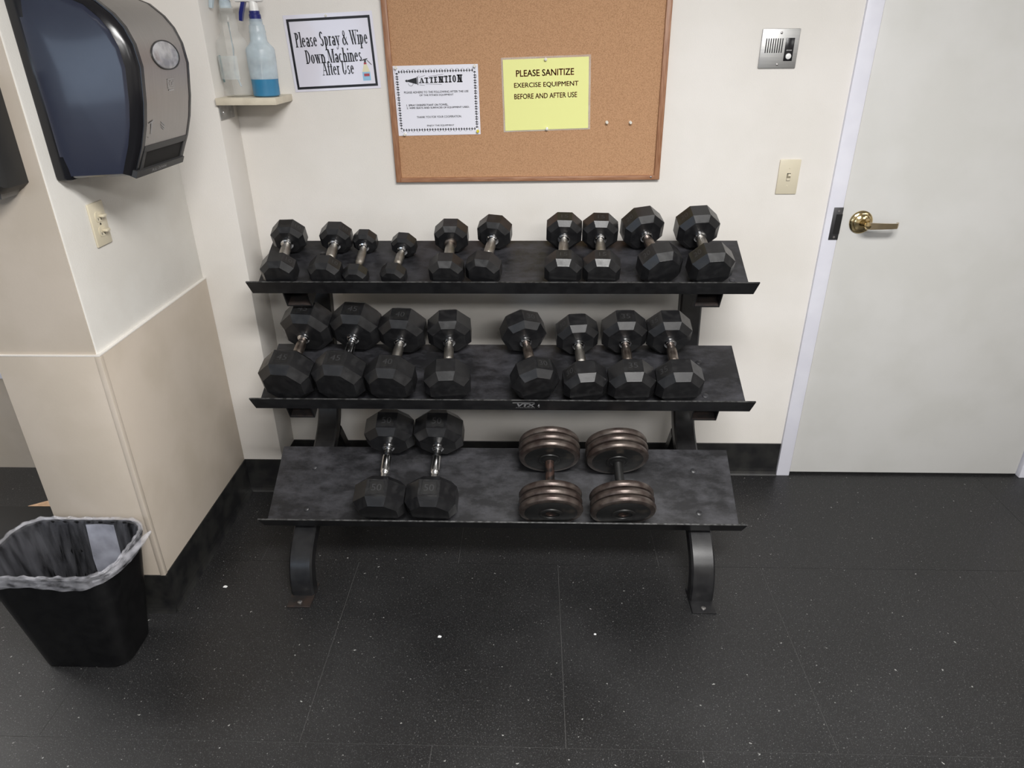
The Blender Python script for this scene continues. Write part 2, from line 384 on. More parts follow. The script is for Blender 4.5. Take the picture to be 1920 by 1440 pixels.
# ------------------------------------------------------------------ room shell
XL, XR, YF, YB, ZC = -5.4, 5.4, -6.5, 0.0, 2.70
fl = struct(box('floor', (XL, YF, -0.05), (XR, 0.15, -0.0010), 'seam'))
T = 0.7085
tile_bm = bmesh.new(); g = 0.0006
bbox(tile_bm, (g, g, -0.006), (T - g, T - g, 0.0))
tile_me = None
rows = [(-0.587 + T * 0, 0.0)]
def add_tile(x0, y0, x1, y1):
    global tile_me
    full = abs(x1 - x0 - T) < 1e-4 and abs(y1 - y0 - T) < 1e-4
    if full:
        if tile_me is None:
            tile_me = bpy.data.meshes.new('tile'); tile_bm.to_mesh(tile_me)
        o = link('tile', tile_me, 'floor', fl); o.location = (x0, y0, 0)
    else:
        o = box('tile', (x0 + g, y0 + g, -0.006), (x1 - g, y1 - g, 0.0), 'floor', fl)
for r in range(-9, 2):
    y0 = -0.587 - 0.7085 + 0.7085 * (r + 1)
    # rows: r = 0 is between Y -0.587 and +0.12; r = -1 between -1.296 and -0.587
    y0 = -0.587 + T * r
    off = -0.615 if r % 2 else -0.26
    xs = [off + T * k for k in range(-8, 10)]
    for x0 in xs:
        a, b = max(x0, XL), min(x0 + T, XR); c, d = max(y0, YF), min(y0 + T, 0.15)
        if b - a > 0.01 and d - c > 0.01: add_tile(a, c, b, d)
tile_bm.free()

DX0, DX1 = 1.092, 2.037
wb = struct(box('wall_back', (XL, 0.0, 0.0), (1.04, 0.15, ZC), 'wall'))
box('wall_panel', (2.09, 0.0, 0.0), (XR, 0.15, ZC), 'wall', wb)
box('wall_panel', (1.04, 0.0, 2.13), (2.09, 0.15, ZC), 'wall', wb)
box('wainscot_board', (XL, -0.004, 0.0), (-1.29, 0.0, 0.913), 'wainscot', wb)
struct(box('wall_left', (XL - 0.1, YF, 0), (XL, 0.15, ZC), 'wall'))
struct(box('wall_right', (XR, YF, 0), (XR + 0.1, 0.15, ZC), 'wall'))
struct(box('wall_front', (XL, YF - 0.1, 0), (XR, YF, ZC), 'wall'))
struct(box('ceiling', (XL, YF, ZC), (XR, 0.15, ZC + 0.08), 'ceiling'))

# pillar with wainscot boards, and the shallow pilaster beside it
PX0, PX1, PY = -1.445, -1.174, -0.824
pil = struct(box('wall_pillar', (PX0, PY, 0.0), (PX1, -0.155, ZC), 'pillar', bev=0.004))
WT = 0.913
box('face_board', (PX0 - 0.003, PY - 0.003, WT + 0.003), (PX1 - 0.004, PY, ZC), 'wainscot', pil)
box('wainscot_board', (PX0 - 0.010, PY - 0.010, 0.0), (PX1 + 0.010, PY, WT), 'wainscot', pil, bev=0.002)
box('wainscot_board', (PX1, PY, 0.0), (PX1 + 0.010, -0.156, WT), 'wainscot', pil, bev=0.002)
box('corner_strip', (PX1 - 0.004, PY - 0.012, 0.10), (PX1 + 0.012, PY + 0.004, WT - 0.001), 'wainscot', pil, bev=0.002)
box('ledge_edge', (PX0 - 0.010, PY - 0.0105, WT), (PX1 + 0.0105, PY, WT + 0.003), 'wall', pil)
box('ledge_edge', (PX1, PY, WT), (PX1 + 0.0105, -0.156, WT + 0.003), 'wall', pil)
struct(box('wall_pilaster', (-1.30, -0.155, 0.0), (-1.010, 0.0, ZC), 'wall', bev=0.003))

BH = 0.152
def cove(name, pts_fn, length, loc, rot):
    """black cove base: thin upright strip with a curved toe"""
    prof = [(0, 0), (-0.013, 0), (-0.009, 0.006), (-0.005, 0.016), (-0.003, 0.03), (-0.003, BH - 0.002), (-0.002, BH), (0, BH)]
    bm = bmesh.new(); prism(bm, prof, 'X', 0, length)
    o = B2(bm, name, 'baseboard'); o.location = loc; o.rotation_euler = (0, 0, rot); return struct(o)
cove('baseboard_back', None, 1.033 + 1.010, (-1.010, 0, 0), 0)
cove('baseboard_right', None, XR - 2.09, (2.09, 0, 0), 0)
cove('baseboard_pilaster', None, 0.154, (-1.164, -0.155, 0), 0)
cove('baseboard_pilaster_side', None, 0.155, (-1.010, -0.155, 0), PI / 2)
cove('baseboard_pillar_side', None, 0.68, (PX1 + 0.010, PY - 0.012, 0), PI / 2)
cove('baseboard_pillar_front', None, 0.30, (PX0 - 0.012, PY - 0.010, 0), 0)

# door, frame
dr = struct(box('door_1', (DX0 + 0.002, 0.004, 0.010), (DX1 - 0.002, 0.045, 2.075), 'door', bev=0.002))
df = struct(box('trim_1', (1.034, -0.012, 0.0), (1.088, 0.14, 2.13), 'frame', bev=0.003))
box('jamb', (2.041, -0.012, 0.0), (2.095, 0.14, 2.13), 'frame', df, bev=0.003)
box('head_jamb', (1.088, -0.012, 2.079), (2.041, 0.14, 2.13), 'frame', df, bev=0.003)
box('door_stop', (1.088, 0.045, 0.0), (1.104, 0.14, 2.079), 'frame', df)
box('threshold', (1.088, 0.012, 0.0), (2.041, 0.14, 0.006), 'void', df)
box('strike_plate', (1.056, -0.0135, 1.012), (1.0895, 0.0, 1.128), 'strike', df, bev=0.0015)
box('strike_hole', (1.068, -0.0145, 1.034), (1.0895, -0.001, 1.104), 'void', df)
for zz in (1.023, 1.116):
    bm = bmesh.new(); lathe(bm, [(0.004, -0.0148), (0.004, -0.012)], 'Y', 10, (1.074, 0, zz)); B2(bm, 'screw', 'steel', df)

# lever handle
lv = empty('door_lever', (1.165, 0.004, 1.073), label='polished brass door lever on a round rose on the white door', cat='door handle')
bm = bmesh.new(); lathe(bm, [(0.0405, 0.0), (0.0405, -0.004), (0.036, -0.009), (0.030, -0.0105), (0.029, -0.015), (0.022, -0.020), (0.0, -0.021)], 'Y', 36); B2(bm, 'rose', 'brass', lv, True)
bm = bmesh.new(); lathe(bm, [(0.014, -0.018), (0.011, -0.026), (0.0105, -0.052), (0.012, -0.062), (0.009, -0.067), (0.0, -0.068)], 'Y', 24); B2(bm, 'spindle', 'brass', lv, True)
bm = bmesh.new()
st = []
for i, (x, y, h) in enumerate([(-0.006, -0.060, 0.010), (0.010, -0.064, 0.0115), (0.040, -0.066, 0.0105), (0.080, -0.066, 0.0095), (0.100, -0.063, 0.009), (0.107, -0.052, 0.0085), (0.109, -0.042, 0.008)]):
    d = 0.003
    if i < 4: st.append([(x, y - d, -h), (x, y - d, h), (x, y + d, h), (x, y + d, -h)])
    elif i == 4: st.append([(x, y - d, -h), (x, y - d, h), (x - 0.002, y + d, h), (x - 0.002, y + d, -h)])
    else: st.append([(x + d, y, -h), (x + d, y, h), (x - d, y, h), (x - d, y, -h)])
loft(bm, st); B2(bm, 'lever_blade', 'brassdull', lv, True)

# ------------------------------------------------------------------ wall plates
ic = empty('intercom', (0.785, 0.0, 1.632), label='square brushed metal intercom plate with speaker slots above the light switch', cat='intercom')
box('plate', (-0.060, -0.006, -0.058), (0.060, 0.0, 0.058), 'alu', ic, bev=0.003)
for i in range(8):
    x = -0.044 + i * 0.0073; box('speaker_slot', (x - 0.0016, -0.0064, -0.012), (x + 0.0016, -0.005, 0.030), 'void', ic)
pn = box('call_panel', (0.017, -0.0072, -0.036), (0.045, -0.005, 0.031), 'blackgloss', ic, bev=0.0012)
bm = bmesh.new(); lathe(bm, [(0.0088, -0.007), (0.0088, -0.0098), (0.007, -0.011), (0, -0.0114)], 'Y', 24, (0.031, 0, -0.022)); B2(bm, 'call_button', 'white', pn, True)
put('lettering', font_mesh('AIPHONE', 0.017, 0.0032), 'white', pn, 0.031, -0.0076, -0.0045)
for x, z in ((0.0, 0.046), (0.0, -0.046)):
    bm = bmesh.new(); lathe(bm, [(0.0036, -0.005), (0.0036, -0.0075), (0.002, -0.0085), (0, -0.0086)], 'Y', 14, (x, 0, z)); B2(bm, 'screw', 'steel', ic, True)

sw = empty('light_switch', (0.881, 0.0, 1.231), label='ivory toggle light switch plate on the wall left of the door', cat='light switch')
box('plate', (-0.036, -0.006, -0.0585), (0.036, 0.0, 0.0585), 'ivory', sw, bev=0.0028)
box('toggle_slot', (-0.0062, -0.0065, -0.013), (0.0062, -0.005, 0.013), 'ivorydark', sw)
bm = bmesh.new(); loft(bm, [[(-0.005, -0.005, -0.004), (0.005, -0.005, -0.004), (0.005, -0.005, 0.009), (-0.005, -0.005, 0.009)], [(-0.004, -0.017, 0.005), (0.004, -0.017, 0.005), (0.004, -0.015, 0.012), (-0.004, -0.015, 0.012)]]); B2(bm, 'toggle', 'ivory', sw)
box('toggle_base', (-0.0055, -0.0072, -0.0115), (0.0055, -0.005, -0.003), 'ivory', sw)
for z in (0.030, -0.030):
    bm = bmesh.new(); lathe(bm, [(0.0032, -0.0055), (0.0032, -0.0066), (0, -0.0072)], 'Y', 12, (0, 0, z)); B2(bm, 'screw', 'ivory', sw, True)

ou = empty('wall_outlet', (PX1, -0.667, 1.231), Matrix.Rotation(PI / 2, 3, 'Z'), 'ivory duplex outlet on the pillar under the paper towel dispenser', 'outlet')
box('plate', (-0.035, -0.006, -0.0575), (0.035, 0.0, 0.0575), 'ivory', ou, bev=0.0028)
for z in (0.0195, -0.0195):
    bm = bmesh.new(); prof = []
    for a in range(24):
        t = 2 * PI * a / 24; prof.append((0.0170 * math.cos(t), max(-0.0132, min(0.0132, 0.0172 * math.sin(t))) + z))
    prism(bm, prof, 'Y', -0.0078, -0.004); rc = B2(bm, 'receptacle', 'ivory', ou)
    box('plug_cap', (-0.004, -0.022, z - 0.001), (0.013, -0.0078, z + 0.006), 'ivory', rc, bev=0.001)
    box('socket_slot', (-0.008, -0.0081, z - 0.009), (-0.006, -0.0075, z - 0.002), 'ivorydark', rc)
    box('socket_slot', (0.005, -0.0081, z - 0.010), (0.0075, -0.0075, z - 0.003), 'ivorydark', rc)
bm = bmesh.new(); lathe(bm, [(0.003, -0.0055), (0.003, -0.0068), (0, -0.0072)], 'Y', 12); B2(bm, 'screw', 'ivorydark', ou, True)

# ------------------------------------------------------------------ cork board and papers
cb = empty('cork_board', (-0.0235, 0.0, 1.222), Matrix.Rotation(math.radians(-0.45), 3, 'Y'), 'wood framed cork notice board on the wall above the dumbbell rack', 'notice board')
CW, CH, FW = 0.4585, 0.612, 0.019
box('cork_panel', (-CW + 0.01, -0.010, 0.01), (CW - 0.01, -0.001, CH - 0.01), 'cork', cb)
box('frame_rail', (-CW, -0.019, 0.0), (CW, -0.001, FW * 0.8), 'woodh', cb, bev=0.002)
box('frame_rail', (-CW, -0.019, CH - FW), (CW, -0.001, CH), 'woodh', cb, bev=0.002)
for s in (-1, 1):
    box('frame_stile', (s * CW - (FW if s > 0 else 0), -0.0195, 0.001), (s * CW + (0 if s > 0 else FW), -0.001, CH - 0.001), 'wood', cb, bev=0.002)
bm = bmesh.new(); lathe(bm, [(0.0035, -0.0185), (0.003, -0.0215), (0, -0.022)], 'Y', 10, (CW - 0.030, 0, 0.010)); B2(bm, 'screw', 'steel', cb)

def sheet(name, x, y, z, rotdeg, w, h, m, label, cat, curl=0.0):
    e = empty(name, (x, y, z), Matrix.Rotation(math.radians(-rotdeg), 3, 'Y'), label, cat)
    bm = bmesh.new(); nx, nz = 10, 8; vs = {}
    for s in (0, 1):
        for i in range(nx + 1):
            for j in range(nz + 1):
                u, v = i / nx - 0.5, j / nz - 0.5
                b = curl * (math.sin(u * 5.0 + 0.6) * 0.5 + math.cos(v * 6.0) * 0.35)
                vs[s, i, j] = bm.verts.new((u * w, -0.0006 * (1 - s) - abs(b) * 0.0, v * h))
    for i in range(nx):
        for j in range(nz):
            bm.faces.new((vs[0, i, j], vs[0, i + 1, j], vs[0, i + 1, j + 1], vs[0, i, j + 1]))
            bm.faces.new((vs[1, i, j], vs[1, i, j + 1], vs[1, i + 1, j + 1], vs[1, i + 1, j]))
    B2(bm, 'sheet', m, e); return e

# Please Spray & Wipe sign
sp = sheet('spray_sign', -0.6605, -0.0012, 1.632, 2.3, 0.290, 0.228, 'laminate', 'laminated spray and wipe reminder sign with thick black border', 'sign')
q = -0.0011
W2, H2, bw = 0.272, 0.209, 0.0075
fr = []
for (a0, b0, a1, b1) in ((-W2 / 2, H2 / 2 - bw, W2 / 2, H2 / 2), (-W2 / 2, -H2 / 2, W2 / 2, -H2 / 2 + bw), (-W2 / 2, -H2 / 2 + bw, -W2 / 2 + bw, H2 / 2 - bw), (W2 / 2 - bw, -H2 / 2 + bw, W2 / 2, H2 / 2 - bw)):
    fr.append([(a0, b0), (a1, b0), (a1, b1), (a0, b1)])
put('border_print', flat_polys(fr), 'ink', sp, 0, q, -0.002)
put('lettering', serif_mesh('Please Spray & Wipe', 0.238, 0.057, T=0.185, N=0.055, slab=0.05, gap=0.14), 'ink', sp, 0.001, q, 0.036)
put('lettering', serif_mesh('Down Machines', 0.186, 0.043, T=0.185, N=0.055, slab=0.05, gap=0.14), 'ink', sp, 0.000, q, -0.009)
put('lettering', serif_mesh('After Use', 0.106, 0.043, T=0.185, N=0.055, slab=0.05, gap=0.14), 'ink', sp, 0.009, q, -0.046)
bx, bz = 0.102, -0.067
put('bottle_print', flat_polys([[(bx - .013, bz - .022), (bx + .013, bz - .022), (bx + .013, bz + .004), (bx - .013, bz + .004)]]), 'blueprint', sp, 0, q, 0)
put('bottle_print', flat_polys([[(bx - .013, bz + .004), (bx + .013, bz + .004), (bx + .005, bz + .027), (bx - .005, bz + .027)]]), 'creamprint', sp, 0, q, 0)
put('bottle_print', flat_polys([[(bx - .008, bz - .009), (bx + .010, bz - .009), (bx + .010, bz - .001), (bx - .008, bz - .001)]]), 'redprint', sp, 0, q - 0.0003, 0)
put('bottle_print', flat_polys([[(bx - .0045, bz + .027), (bx + .0045, bz + .027), (bx + .0045, bz + .032), (bx - .0045, bz + .032)]]), 'redprint', sp, 0, q - 0.0003, 0)
put('bottle_print', flat_polys([[(bx - .012, bz + .037), (bx + .008, bz + .041), (bx + .010, bz + .045), (bx - .006, bz + .042)], [(bx + .006, bz + .039), (bx + .009, bz + .039), (bx + .022, bz + .025), (bx + .019, bz + .025)], [(bx - .003, bz + .032), (bx + .003, bz + .032), (bx + .004, bz + .040), (bx - .002, bz + .040)]]), 'grayink', sp, 0, q, 0)
bm = bmesh.new(); lathe(bm, [(0.004, 0.0), (0.0035, -0.004), (0.0, -0.0045)], 'Y', 12, (-0.005, -0.0006, 0.107)); B2(bm, 'push_pin', 'pinclear', sp, True)

# ATTENTION notice
at = sheet('attention_notice', -0.3235, -0.0112, 1.484, 0.9, 0.2805, 0.2175, 'paper', 'white attention notice with dumbbell border pinned on the cork board', 'notice')
def U(cx): return (cx - 838) / 1585 * 0.2805
def V(cy): return -(cy - 738) / 1310 * 0.2175
put('lettering', serif_mesh('ATTENTION', 0.145, 0.0235, T=0.25, N=0.09, slab=0.16, gap=0.26, grow=0.075), 'ink', at, U(925), q, V(335))
cone = [[(U(262), V(345)), (U(262), V(372)), (U(300), V(385)), (U(300), V(335))], [(U(302), V(375)), (U(478), V(425)), (U(478), V(300)), (U(302), V(345))]]
put('megaphone_print', flat_polys(cone), 'ink', at, 0, q, 0)
put('megaphone_print', flat_polys([[(U(484), V(438)), (U(500), V(440)), (U(500), V(282)), (U(484), V(285))]]), 'grayink', at, 0, q, 0)
hand = []
for i in range(10):
    a0, a1 = PI + PI * i / 10, PI + PI * (i + 1) / 10
    hand.append([(U(360 + 48 * math.cos(a)), V(405 - 52 * math.sin(a) * 1.0)) if k < 2 else (U(360 + 42 * math.cos(a)), V(405 - 45 * math.sin(a))) for k, a in enumerate((a0, a1, a1, a0))])
put('megaphone_print', flat_polys(hand), 'ink', at, 0, q, 0)
ln = lambda x0, y0, x1, y1, t=5: [(U(x0), V(y0)), (U(x1), V(y1)), (U(x1), V(y1 + t)), (U(x0), V(y0 + t))]
put('ray_print', flat_polys([ln(515, 300, 640, 262), ln(700, 285, 980, 250), ln(520, 432, 620, 445), ln(640, 420, 940, 435), ln(505, 280, 530, 262)]), 'ink', at, 0, q, 0)
for txt, x0, x1, y, hh, mm, off in (('PLEASE ADHERE TO THE FOLLOWING AFTER THE USE', 220, 1435, 572, 40, 'grayink', 0.0), ('OF THE FITNESS EQUIPMENT', 505, 1150, 632, 40, 'grayink', 0.0),
        ('1. SPRAY DISINFECTANT ON TOWEL.', 245, 1040, 813, 38, 'ink', 0.012), ('2. WIPE SEATS AND SURFACES OF EQUIPMENT USED.', 245, 1440, 868, 38, 'ink', 0.012),
        ('THANK YOU FOR YOUR COOPERATION.', 425, 1280, 1040, 40, 'grayink', 0.0), ('ENJOY THE EQUIPMENT', 610, 1130, 1210, 40, 'grayink', 0.0)):
    put('lettering', font_mesh(txt, U(x1) - U(x0), hh / 1310 * 0.2175, off + 0.012), mm, at, U((x0 + x1) / 2), q, V(y))
bp = []
def db_unit(cx, cz, ang):
    c, s = math.cos(ang), math.sin(ang)
    def T2(x, z): return (cx + x * c - z * s, cz + x * s + z * c)
    def rc(x0, z0, x1, z1): bp.append([T2(x0, z0), T2(x1, z0), T2(x1, z1), T2(x0, z1)])
    rc(-.0052, -.0007, .0052, .0007)
    for sx in (-1, 1):
        rc(sx * .0044 - .0011, -.0042, sx * .0044 + .0011, .0042); rc(sx * .0064 - .0007, -.0024, sx * .0064 + .0007, .0024)
    for i in range(6):
        a0, a1 = PI * i / 6, PI * (i + 1) / 6
        bp.append([T2(.0088 + .006 * math.cos(a0), .001 + .0058 * math.sin(a0)), T2(.0088 + .006 * math.cos(a1), .001 + .0058 * math.sin(a1)),
                   T2(.0088 + .0054 * math.cos(a1), .001 + .0052 * math.sin(a1)), T2(.0088 + .0054 * math.cos(a0), .001 + .0052 * math.sin(a0))])
BX, BZ = 0.1245, 0.0905
for i in range(14):
    x = -BX + 0.008 + i * (2 * BX - 0.016) / 13
    db_unit(x, BZ, 0); db_unit(x, -BZ, PI)
for i in range(11):
    z = -BZ + 0.010 + i * (2 * BZ - 0.020) / 10
    db_unit(-BX - 0.004, z, PI / 2); db_unit(BX + 0.004, z, -PI / 2)
put('border_print', flat_polys(bp), 'ink', at, 0, q, 0)
for px, pz, mm in ((-0.130, 0.103, 'pinclear'), (0.130, 0.103, 'pinclear'), (-0.118, -0.104, 'pinclear'), (0.131, -0.099, 'pinyellow')):
    bm = bmesh.new(); lathe(bm, [(0.0052, -0.0006), (0.0046, -0.002), (0.0026, -0.003), (0.003, -0.008), (0.0046, -0.0095), (0.004, -0.011), (0, -0.0112)], 'Y', 14, (px, 0, pz)); B2(bm, 'push_pin', mm, at, True)

# yellow notice
yn = sheet('sanitize_notice', 0.0395, -0.0125, 1.501, 1.6, 0.2795, 0.2185, 'yellow', 'bright yellow sanitize equipment notice pinned on the cork board', 'notice')
box('laminate_film', (-0.1455, 0.0002, -0.1135), (0.1465, 0.0009, 0.1155), 'filmclear', yn)
for txt, wd, hh, x, z, off in (('PLEASE SANITIZE', 0.190, 0.0205, -0.003, 0.067, 0.022), ('EXERCISE EQUIPMENT', 0.212, 0.0175, 0.0005, 0.030, 0.020), ('BEFORE AND AFTER USE', 0.208, 0.0165, -0.002, -0.003, 0.020)):
    put('lettering', font_mesh(txt, wd, hh, off), 'brownink', yn, x, q, z)
for px, pz in ((0.0, 0.106), (0.001, -0.107)):
    bm = bmesh.new(); lathe(bm, [(0.005, -0.0006), (0.0045, -0.002), (0.0026, -0.003), (0.003, -0.008), (0.0045, -0.0095), (0, -0.011)], 'Y', 14, (px, 0, pz)); B2(bm, 'push_pin', 'pinclear', yn, True)

for k, (px, pz, lab) in enumerate(((0.2445, 1.4135, 'clear push pin in the cork right of the yellow notice, left one'), (0.3235, 1.4125, 'clear push pin in the cork nearest the right frame edge'))):
    bm = bmesh.new(); lathe(bm, [(0.0052, 0.0), (0.0045, -0.002), (0.0026, -0.003), (0.003, -0.010), (0.0048, -0.012), (0.004, -0.014), (0, -0.0142)], 'Y', 14)
    o = B2(bm, 'push_pin', 'pinclear', None, True); o.location = (px, -0.0100, pz); tag(o, lab, 'push pin', 'loose push pins on the cork board')

# ------------------------------------------------------------------ corner shelf and bottles
sh = empty('corner_shelf', (-0.912, -0.083, 1.486), label='small cream painted shelf in the wall corner holding two spray bottles', cat='shelf')
box('shelf_board', (-0.096, -0.085, 0.0), (0.097, 0.083, 0.021), 'shelfpaint', sh, bev=0.0015)
br = box('bracket', (-0.0975, -0.065, -0.046), (-0.0945, 0.045, 0.0), 'galv', sh)
box('bracket_flange', (-0.0945, -0.065, -0.003), (-0.055, 0.045, 0.0), 'galv', br)
for yy in (-0.04, 0.02):
    bm = bmesh.new(); lathe(bm, [(0.005, 0.0), (0.004, 0.002), (0, 0.0025)], 'X', 12, (-0.0945, yy, -0.025)); B2(bm, 'screw', 'galv', br, True)

def bottle(name, x, y, shell, label, r=0.0455, hs=1.0, level=0.0):
    e = empty(name, (x, y, 1.507), label=label, cat='spray bottle', group='spray bottles on the corner shelf')
    P = [(r * .90, 0.0), (r, 0.004), (r * 1.01, 0.05), (r * 1.04, 0.105), (r * 1.04, 0.134), (r * .98, 0.142), (r * .74, 0.152), (r * .61, 0.160), (r * .57, 0.182), (r * .60, 0.186), (r * .57, 0.190), (r * .55, 0.204), (r * .46, 0.207), (r * .46, 0.222)]
    cut = 3 if level else 0
    if level:
        low = P[:2] + [(r * 1.005, level)]; P = [(r * 1.005, level)] + P[2 if level < 0.05 else 3:]
        bm = bmesh.new(); lathe(bm, low, 'Z', 36, cap1=False); B2(bm, 'bottle_base', 'basebottle', e, True)
    bm = bmesh.new(); lathe(bm, [(a, b * hs) for a, b in P], 'Z', 36, cap0=not level, cap1=False); B2(bm, 'bottle_body', shell, e, True)
    return e
def sprayer(e, z, col, neck='white'):
    h = empty_part = None
    bm = bmesh.new(); lathe(bm, [(0.0175, z - 0.004), (0.0175, z + 0.014), (0.0155, z + 0.016), (0.0155, z + 0.024)], 'Z', 24); c = B2(bm, 'cap_ring', col, e, True)
    bm = bmesh.new(); lathe(bm, [(0.0145, z + 0.016), (0.013, z + 0.045), (0.012, z + 0.05)], 'Z', 20)
    B2(bm, 'neck', neck, e, True)
    bm = bmesh.new(); bbox(bm, (-0.055, -0.013, z + 0.048), (0.030, 0.013, z + 0.076), 0.005); hd = B2(bm, 'spray_head', 'white', e, True)
    bm = bmesh.new(); loft(bm, [[(-0.034, -0.008, z + 0.050), (-0.022, -0.008, z + 0.050), (-0.022, 0.008, z + 0.050), (-0.034, 0.008, z + 0.050)],
                                [(-0.046, -0.007, z + 0.020), (-0.035, -0.007, z + 0.016), (-0.035, 0.007, z + 0.016), (-0.046, 0.007, z + 0.020)],
                                [(-0.050, -0.006, z - 0.002), (-0.041, -0.006, z - 0.004), (-0.041, 0.006, z - 0.004), (-0.050, 0.006, z - 0.002)]]); B2(bm, 'trigger', col, e, True)
    bm = bmesh.new(); lathe(bm, [(0.008, -0.068), (0.009, -0.055)], 'X', 16, (0, 0, z + 0.064)); B2(bm, 'nozzle', col, hd, True)
b1 = bottle('spray_bottle', -0.862, -0.105, 'frostbottle', 'frosted spray bottle part filled with bright blue liquid', 0.0425, 1.0, 0.0525)
bm = bmesh.new(); lathe(bm, [(0.0375, 0.002), (0.0412, 0.005), (0.0417, 0.0525)], 'Z', 36); B2(bm, 'blue_liquid', 'liquid', b1, True)
bm = bmesh.new(); tube_path(bm, [(0.0, 0.0, 0.21), (-0.002, 0.002, 0.12), (-0.012, 0.004, 0.012)], 0.0025, 8); B2(bm, 'dip_tube', 'white', b1, True)
sprayer(b1, 0.220, 'navy')
b2 = bottle('spray_bottle', -0.957, -0.085, 'clearbottle', 'empty clear spray bottle with a faded label left of the blue one', 0.046, 1.16)
bm = bmesh.new()
for i in range(8):
    pass
ring0, ring1 = [], []
for i in range(15):
    a = math.radians(175 + i * 9); ring0.append((0.0482 * math.cos(a), 0.0482 * math.sin(a), 0.052)); ring1.append((0.0489 * math.cos(a), 0.0489 * math.sin(a), 0.120))
loft(bm, [ring0, ring1], False, False, closed=False); B2(bm, 'faded_label', 'label', b2, True)
bm = bmesh.new(); ring0, ring1 = [], []
for i in range(4):
    a = math.radians(166 + i * 4); ring0.append((0.0486 * math.cos(a), 0.0486 * math.sin(a), 0.042)); ring1.append((0.0492 * math.cos(a), 0.0492 * math.sin(a), 0.121))
loft(bm, [ring0, ring1], False, False, closed=False); B2(bm, 'label_edge', 'teal', b2, True)
bm = bmesh.new(); tube_path(bm, [(0.0, 0.0, 0.215), (0.002, 0.0, 0.14), (-0.004, -0.002, 0.07), (0.012, -0.01, 0.03)], 0.0028, 8); B2(bm, 'dip_tube', 'frostbottle', b2, True)
sprayer(b2, 0.257, 'frostbottle', 'frostbottle')

# ------------------------------------------------------------------ paper towel dispenser on the pillar
tdx = PX1
td = empty('towel_dispenser', (tdx, -0.647, 1.365), label='dark blue and brushed steel paper towel dispenser on the pillar', cat='towel dispenser')
def prof_scaled(k, hgt=0.0):
    P = [(0.0, 0.0), (0.198, 0.008), (0.214, 0.040), (0.233, 0.076), (0.252, 0.125), (0.265, 0.176), (0.277, 0.254), (0.272, 0.300), (0.258, 0.335), (0.238, 0.361), (0.205, 0.388), (0.150, 0.408), (0.08, 0.416), (0.0, 0.418)]
    return [(0.935 * a * k, b + (0.209 - b) * (1 - k) * 0.45) for a, b in P]
yh = 0.136
bm = bmesh.new()
st = [(-yh, 0.905), (-yh + 0.005, 0.945), (-yh + 0.012, 0.975), (-yh + 0.022, 0.995), (-yh + 0.034, 1.0), (yh - 0.03, 1.0), (yh - 0.016, 0.997), (yh - 0.006, 0.985), (yh, 0.965)]
def crown(sgn, f):
    P = prof_scaled(0.905 if sgn < 0 else 0.965); return [(0.105 + (a - 0.105) * f, sgn * (yh + 0.007 * (1 - f * f)), 0.20 + (b - 0.20) * f) for a, b in P]
rings = [crown(-1, f) for f in (0.02, 0.2, 0.4, 0.6, 0.8, 0.93)] + [[(a, y, b) for a, b in prof_scaled(k)] for y, k in st] + [crown(1, f) for f in (0.9, 0.5, 0.1)]
loft(bm, rings); B2(bm, 'body', 'bluegloss', td, True)
bm = bmesh.new()
loft(bm, [[(a * 1.004 + 0.0012, y - 0.0008, b) for a, b in prof_scaled(k * 1.004)[1:13]] for y, k in st[:5]], False, False, closed=False); B2(bm, 'corner_band', 'blackgloss', td, True)
# raised dark edge band on both front edges, steel front panel, back plate
def strip(bm, y0, y1, i0, i1, off, depth):
    P = prof_scaled(1.0)[i0:i1 + 1]; rings = []
    nrm = []
    for i in range(len(P)):
        a = Vector(P[max(0, i - 1)]); b = Vector(P[min(len(P) - 1, i + 1)]); t = (b - a).normalized(); nrm.append(Vector((t.y, -t.x)))
    for i, p in enumerate(P):
        o1 = Vector(p) + nrm[i] * off; o2 = Vector(p) + nrm[i] * (off - depth)
        rings.append([(o1.x, y0, o1.y), (o1.x, y1, o1.y), (o2.x, y1, o2.y), (o2.x, y0, o2.y)])
    loft(bm, rings)
bm = bmesh.new(); strip(bm, -yh + 0.034, yh - 0.012, 3, 11, 0.003, 0.004); fp = B2(bm, 'steel_front', 'steel', td, True)
bm = bmesh.new(); strip(bm, -yh + 0.020, -yh + 0.034, 1, 12, 0.0035, 0.010); B2(bm, 'edge_band', 'blackgloss', td, True)
bm = bmesh.new(); strip(bm, yh - 0.012, yh - 0.001, 1, 12, 0.004, 0.008); B2(bm, 'edge_band', 'blackgloss', td, True)
box('back_plate', (0.0, -yh - 0.003, 0.0), (0.040, yh + 0.003, 0.424), 'blackgloss', td, bev=0.006)
# front opening
def onface(i, t):
    P = prof_scaled(1.0); a = Vector(P[i]); b = Vector(P[i + 1]); p = a.lerp(b, t); d = (b - a).normalized(); n = Vector((d.y, -d.x)); return p, d, n
def face_rect(bm, y0, y1, pa, pb, n, o0, o1):
    A, Bp = pa + n * o1, pb + n * o1; C, D = pa + n * o0, pb + n * o0
    loft(bm, [[(A.x, y0, A.y), (Bp.x, y0, Bp.y), (D.x, y0, D.y), (C.x, y0, C.y)], [(A.x, y1, A.y), (Bp.x, y1, Bp.y), (D.x, y1, D.y), (C.x, y1, C.y)]])
pa = Vector((0.186, 0.006)); pb = Vector((0.2185, 0.077)); n2 = Vector((pb.y - pa.y, -(pb.x - pa.x))).normalized(); dd = (pb - pa)
bm = bmesh.new(); face_rect(bm, -yh + 0.012, yh - 0.006, pa, pa + dd * 0.22, n2, -0.02, 0.008); sl = B2(bm, 'slot_lip', 'slotgrey', td)
